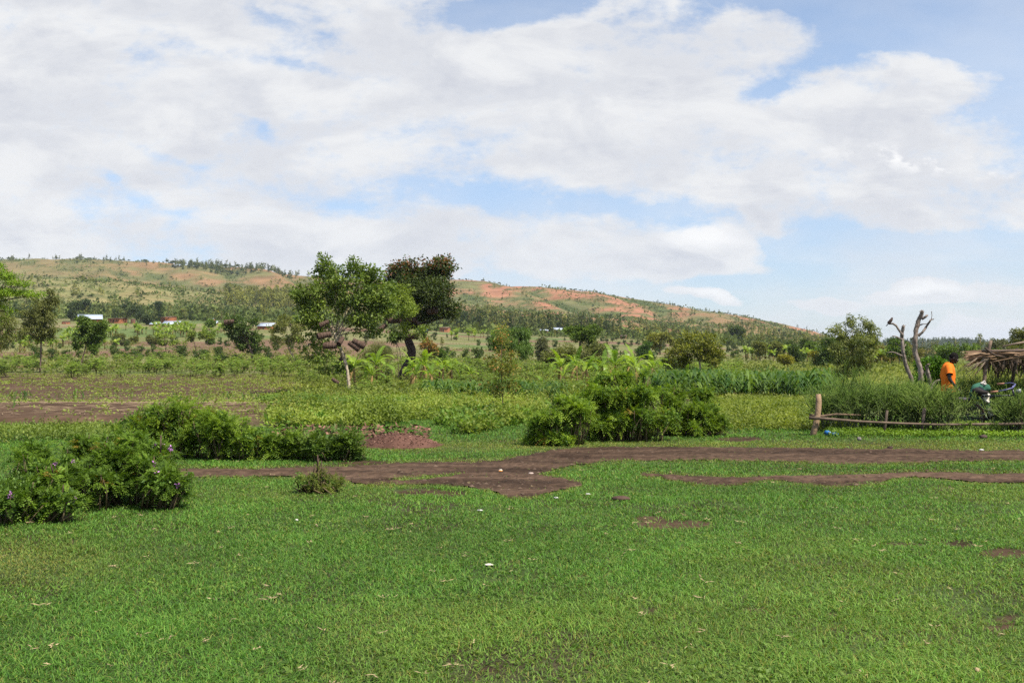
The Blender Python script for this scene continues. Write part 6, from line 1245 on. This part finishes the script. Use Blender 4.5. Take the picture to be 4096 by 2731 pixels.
for a_ in [
    ('house with a large pale metal gable roof, leftmost of the village at left', 90, 322, 21, 3.4, 'gable', 24, BR, TN), ('long low brick house with small windows, right of the metal gable roof', 117.5, 323, 14, 4.6, 'flat', -18, BR, RD),
    ('tiny brick hut half hidden by the dark trees', 133, 323.5, 4, 4, 'flat', 10, BD, RD), ('brick house to the right of the dark trees', 146, 322, 10, 4.6, 'flat', 12, BR, RD), ('narrow upper brick house behind the middle of the row', 156.5, 319.5, 7.5, 3.6, 'flat', 8, BR, RD),
    ('tall square brick house with a flat dark roof edge', 168.5, 323, 12, 6.0, 'flat', -30, BR, RD), ('low house with a pale metal lean-to roof, left one below the brick houses', 155, 326, 9, 1.8, 'flat', 6, BR, TN), ('wide pale metal lean-to roof below the tall square house', 171.5, 326.5, 15, 2.2, 'flat', 8, BR, TN),
    ('tiny brick hut alone high on the slope', 213.5, 321, 2.6, 2.2, 'flat', 5, BR, TN), ('low house with a thin pale roof right of the banana grove', 212.5, 325, 9, 2, 'flat', 5, BD, TN), ('low brick building with a long metal roof left of the hive trees', 266, 329, 14, 3, 'flat', -6, BR, TN), ('small brick house at the far left behind the feathery tree', 66, 324, 7, 2.4, 'flat', 15, BR, RD),
    ('orange brick house standing alone below the dark woods', 445, 332, 9, 4.4, 'flat', -14, (.36, .15, .08), RD), ('small house with a pale roof at the foot of the woods, left one', 544, 334, 8, 3.4, 'flat', 8, BR, TN), ('house with a wide pale roof at the foot of the woods, right one', 557, 333.5, 10, 3.8, 'flat', -10, BD, TN),
    ('tiny pale-roofed hut up in the woods', 530, 330, 3.2, 2.4, 'flat', 4, BD, TN), ('brick ruin beneath the right end of the woods', 623.5, 338.5, 6, 3, 'flat', -12, (.26, .11, .07), RD),
    ('orange brick house at the left end of the right-hand village', 770, 351.5, 4.2, 3.6, 'flat', 10, BR, RD), ('brick house above the first pale roofs of the right-hand village', 784, 349.5, 8, 3.2, 'flat', 5, BR, RD), ('long pale roof in front, left in the right-hand village', 784, 352.8, 8, 2, 'flat', 6, BD, TN),
    ('small pale roof in the middle of the right-hand village', 793.5, 351, 5, 1.7, 'flat', -6, BD, TN), ('low pale roof below the middle of the right-hand village', 799.5, 353, 4.6, 1.6, 'flat', 5, BR, TN), ('pale roof in the upper middle of the right-hand village', 804.5, 349.5, 6, 1.8, 'flat', 5, BR, TN), ('brick house with a pale roof at the right end of the village', 815, 349.5, 8.5, 2.3, 'flat', -6, BR, TN), ('tiny white-walled hut left of the right-hand village', 756 + 6, 350.5, 2.4, 1.6, 'flat', 5, (.5, .42, .38), TN),
]:
    lb, u, y, w, hp, rf, yw, wc_, rc_ = a_; house(lb, u, y, w, hp, rf, yw, 350, 800, wc_, rc_, wins=1 + (w > 8) * 2)
house('long low building high on the hill below the ridge trees', 176, 267, 7, 1.2, 'flat', 4, 1300, 1895, (.16, .13, .12), (.36, .42, .52))

# ------------------------------------------------------------------ hillside trees
def far_tree_mesh(kind, seed):
    m = MB(); 
    if kind == 'gum': B = [(random.uniform(-.8, .8), random.uniform(-.8, .8), 5 + k * 2.2, 1.9 - k * .28, 1.9 - k * .28, 1.6) for k in range(5)]; crown_mb(B, 620, .75, .32, ((0.035, 0.050, 0.022), (0.105, 0.12, 0.052)), .8, droop=.4, mb=m, gap=.2); m.tube([(0, 0, -1), (0.2, 0, 7), (0, 0, 14)], [.22, .16, .05], 5, (.24, .20, .16))
    elif kind == 'dark': B = [(0, 0, 3 + k * 2.3, 2.4 - k * .42, 2.4 - k * .42, 1.9) for k in range(5)]; crown_mb(B, 700, .8, .4, ((0.018, 0.034, 0.015), (0.060, 0.082, 0.032)), .9, mb=m); m.tube([(0, 0, -1), (0, 0, 12)], [.25, .05], 5, (.12, .1, .08))
    elif kind == 'yellow': B = [(random.uniform(-.4, .4), 0, 4 + k * 2.2, 2.0 - k * .3, 2.0 - k * .3, 1.6) for k in range(4)]; crown_mb(B, 560, .8, .4, ((0.07, 0.085, 0.028), (0.17, 0.175, 0.06)), .9, mb=m); m.tube([(0, 0, -1), (0, 0, 10)], [.2, .05], 5, (.2, .16, .12))
    else: B = [(random.uniform(-1.6, 1.6), random.uniform(-1, 1), 3.4 + random.random() * 1.6, 2.3, 2.3, 1.6) for k in range(4)]; crown_mb(B, 520, .8, .45, ((0.02, 0.035, 0.018), (0.055, 0.075, 0.03)), .9, mb=m); m.tube([(0, 0, -1), (0, 0, 4)], [.3, .15], 5, (.12, .1, .08))
    return m
FT = {k: [far_tree_mesh(k, i) for i in range(4)] for k in ('gum', 'dark', 'yellow', 'round')}
FM = {k: [m.mesh('hillside_tree', M_far) for m in v] for k, v in FT.items()}
far_rest = MB(); NF = [0]
def put(kind, u, Y, s, label, name, single=True, sx=1.0):
    p = at(u, Y); i = random.randrange(4); rz = random.random() * 6.28
    if single:
        o = bpy.data.objects.new(name, FM[kind][i]); COL.objects.link(o); o.location = p; o.rotation_euler = (0, 0, rz); o.scale = (s * sx, s * sx, s); tag(o, label, 'tree', label); NF[0] += 1
    else:
        m = FT[kind][i]; k = 3; L4 = len(m.v[0]) // 4; sel = np.arange(0, L4, k); V = m.v[0].reshape(-1, 4, 3)[sel]; c = V.mean(1, keepdims=True); V = (c + (V - c) * 1.75).reshape(-1, 3)
        ca, sa = math.cos(rz), math.sin(rz); V = np.stack([V[:, 0] * ca - V[:, 1] * sa, V[:, 0] * sa + V[:, 1] * ca, V[:, 2]], -1) * [s * sx, s * sx, s] + np.array(p); C = m.c[0].reshape(-1, 4, 3)[sel].reshape(-1, 3) * random.uniform(.75, 1.25)
        far_rest.add(V, np.arange(len(V)).reshape(-1, 4), None, C)
# dark eucalyptus wood in the middle
def wood_y(u): return np.interp(u, [430, 470, 520, 560, 600, 625, 640], [331, 333, 336, 334, 336, 338, 340])
k = 0
while k < 330:
    u = random.uniform(433, 622); Y = math.exp(random.uniform(math.log(630), math.log(860))); top = np.interp(u, [433, 450, 520, 560, 600, 622], [860, 860, 800, 800, 760, 690])
    if Y > top: continue
    sy = HY - (at(u, Y).z - CZ) / Y * F
    if sy > wood_y(u): continue
    kd = 'dark' if random.random() < .45 else ('gum' if random.random() < .75 else 'yellow')
    put(kd, u, Y, random.uniform(.6, 1.08), 'trees of the dark eucalyptus wood below the middle of the hill', 'eucalyptus_tree', k < 110, .95); k += 1
k = 0
while k < 340:   # pale plantation on the front hill, behind the hive trees
    u = random.uniform(225, 345); Y = random.uniform(860, 1180)
    if (u < 262 and random.random() < .6): continue
    put('yellow' if random.random() < .8 else 'gum', u, Y, random.uniform(.8, 1.15), 'trees of the yellow-green plantation on the front hill', 'plantation_tree', k < 60); k += 1
def ridge_Y(u): return 1900 + random.uniform(-40, 25)
for i in range(620):  # the skyline
    t = random.random(); u = random.uniform(-40, 320) if t < .70 else random.uniform(440, 840)
    if 150 < u < 170 and random.random() < .9: continue
    if 14 < u < 38 and random.random() < .8: continue
    if vnoise(np.array([u / 9.0]), np.array([3.3]))[0] < .42: continue
    s = (random.uniform(.7, 1.2) if 170 < u < 240 else random.uniform(.3, .8)) if t < .7 else random.uniform(.25, .6)
    kd = random.choice(['gum', 'round', 'round', 'round']); lab = ('trees along the skyline of the left part of the hill' if u < 330 else ('trees along the skyline of the middle of the hill' if u < 700 else 'thin trees along the falling right skyline of the hill'))
    put(kd, u, ridge_Y(u) - (random.uniform(0, 160) if t < .7 and random.random() < .5 else 0), s, lab, 'ridge_tree', i < 140, 1.25)
u = 166.5; put('round', u, 1895, 1.1, 'single round tree standing alone on the skyline left of the ridge wood', 'lone_tree')
put('dark', 64, 1450, .9, 'single narrow dark tree on the upper left slope', 'lone_tree')
for i in range(170):   # ridge wood
    put(random.choice(['gum', 'gum', 'dark']), random.uniform(174, 300), random.uniform(1740, 1890), random.uniform(.5, 1.0), 'x', 'x', False, 1.3)
# scattered trees and scrub over all slopes
pts = 0; sc = MB()
N0 = 110000; u_ = rng.uniform(-60, 880, N0); Y_ = np.exp(rng.uniform(math.log(560), math.log(1900), N0)); x_ = X(u_, Y_); c_, tm = terrain_color(u_, Y_, x_)
w = 0.05 + 0.80 * tm['scr'] * sst(520, 640, Y_) + .25 * (Y_ < 800) + 0.55 * sst(.52, .66, fbm(u_ / 40, np.log(Y_) * 9, 3)); w *= np.where(u_ > 400, .75, 1) * sst(-2, 8, np.interp(u_, CU, ridge)) ; sel = rng.random(N0) < w * .42
u_, Y_, x_ = u_[sel], Y_[sel], x_[sel]; z_ = H(x_, Y_); n = len(u_); r_ = rng.uniform(.6, 1.9, n) * np.where(rng.random(n) < .12, 2.0, 1)
K = 9; i = np.repeat(np.arange(n), K); m_ = len(i); d = rand_dirs(m_); d[:, 2] = np.abs(d[:, 2]); P = np.stack([x_[i], Y_[i], z_[i]], -1) + d * r_[i][:, None] * [1.1, 1.1, 1.15]
tone = rng.random(n)[i] * .6 + .4 * rng.random(m_); sc.leaves(P, unit(d + rng.normal(size=(m_, 3)) * .6), unit(d + [0, 0, .5]), r_[i] * 1.0, r_[i] * .8, lerp((0.028, 0.048, 0.018), (0.09, 0.115, 0.042), tone))
tag(sc.build('hillside_scrub', M_far), 'scrub and bushes dotted all over the hillsides', 'scrub', kind='stuff')
for i in range(3000):
    u = random.uniform(-40, 860); Y = math.exp(random.uniform(math.log(600), math.log(1850))); e = float(np.interp(u, CU, ridge))
    if e < 10: continue
    nz = float(fbm(np.array([u / 30.0 + 20]), np.array([math.log(Y) * 11]), 3)[0]); 
    if nz < .52: continue
    kd = random.choice(['gum', 'yellow', 'round', 'yellow', 'round'])
    put(kd, u, Y, random.uniform(.22, .6), 'x', 'x', False, 1.35)
# the wooded foot of the hill at left, over ground darkened as cloud shadow
for i in range(300):
    u = random.uniform(-30, 300); Y = random.uniform(520, 760)
    nz = float(fbm(np.array([u / 22.0 + 2]), np.array([Y / 60]), 3)[0])
    if nz < .46: continue
    s = random.uniform(.22, .55); lab = 'dark trees and thickets at the left foot of the hill'; put(random.choice(['dark', 'round', 'gum']), u, Y, s, lab, 'foothill_tree', i < 90, 1.3)
for i in range(150):  # right foot
    u = random.uniform(640, 850); Y = random.uniform(620, 1050); 
    put(random.choice(['gum', 'yellow', 'gum']), u, Y, random.uniform(.3, .6), 'thin trees at the foot of the hill above the right-hand village', 'foothill_tree', i < 50)
for i in range(70):   # village trees right
    u = random.uniform(735, 850); Y = random.uniform(330, 640); put(random.choice(['dark', 'round', 'gum']), u, Y, random.uniform(.18, .40), 'dark trees among the houses of the right-hand village', 'village_tree', True)
for i in range(70):   # middle distance hedgerows
    u = random.uniform(600, 760); Y = random.uniform(380, 620); put(random.choice(['dark', 'round', 'round']), u, Y, random.uniform(.2, .42), 'dark trees scattered across the far right-hand fields', 'field_tree', i < 45)
for i in range(40): put(random.choice(['dark', 'round', 'yellow']), random.uniform(250, 600), random.uniform(330, 600), random.uniform(.2, .45), 'trees scattered over the middle fields below the hill', 'field_tree', True)
for i in range(45): put(random.choice(['dark', 'round', 'gum']), random.uniform(858, 1060), random.uniform(230, 420), random.uniform(.25, .5), 'trees of the belt at the far edge of the pasture', 'pasture_edge_tree', True)
for i in range(1500):  # wooded far hill
    u = random.uniform(845, 1030); Y = random.uniform(1900, 3000); put('dark' if random.random() < .6 else 'round', u, Y, random.uniform(.6, 1.1), 'x', 'x', False, 1.6)
for i in range(350): put('round', random.uniform(820, 1060), random.uniform(4300, 7500), random.uniform(.9, 1.6), 'x', 'x', False, 1.8)
tag(far_rest.build('hillside_woods', M_far), 'distant woods covering parts of the hills', 'woods', kind='stuff')
for i in range(60): put(random.choice(['dark', 'round', 'gum']), random.uniform(860, 1060), random.uniform(430, 900), random.uniform(.35, .7), 'distant trees on the plain before the far hills', 'plain_tree', True)

# ------------------------------------------------------------------ haze
m = MB(); hz = m.box((0, 7150, 126), (42000, 15300, 268)).mesh('haze', [])
ho_ = bpy.data.objects.new('haze', hz); COL.objects.link(ho_); tag(ho_, kind='stuff')
hm = bpy.data.materials.new('haze'); hm.use_nodes = True; nt = hm.node_tree; nt.nodes.clear(); pv = nt.nodes.new('ShaderNodeVolumePrincipled'); oo = nt.nodes.new('ShaderNodeOutputMaterial')
pv.inputs['Color'].default_value = (0.80, 0.88, 1.0, 1); pv.inputs['Density'].default_value = 0.00005; nt.links.new(pv.outputs[0], oo.inputs['Volume']); hz.materials.append(hm)
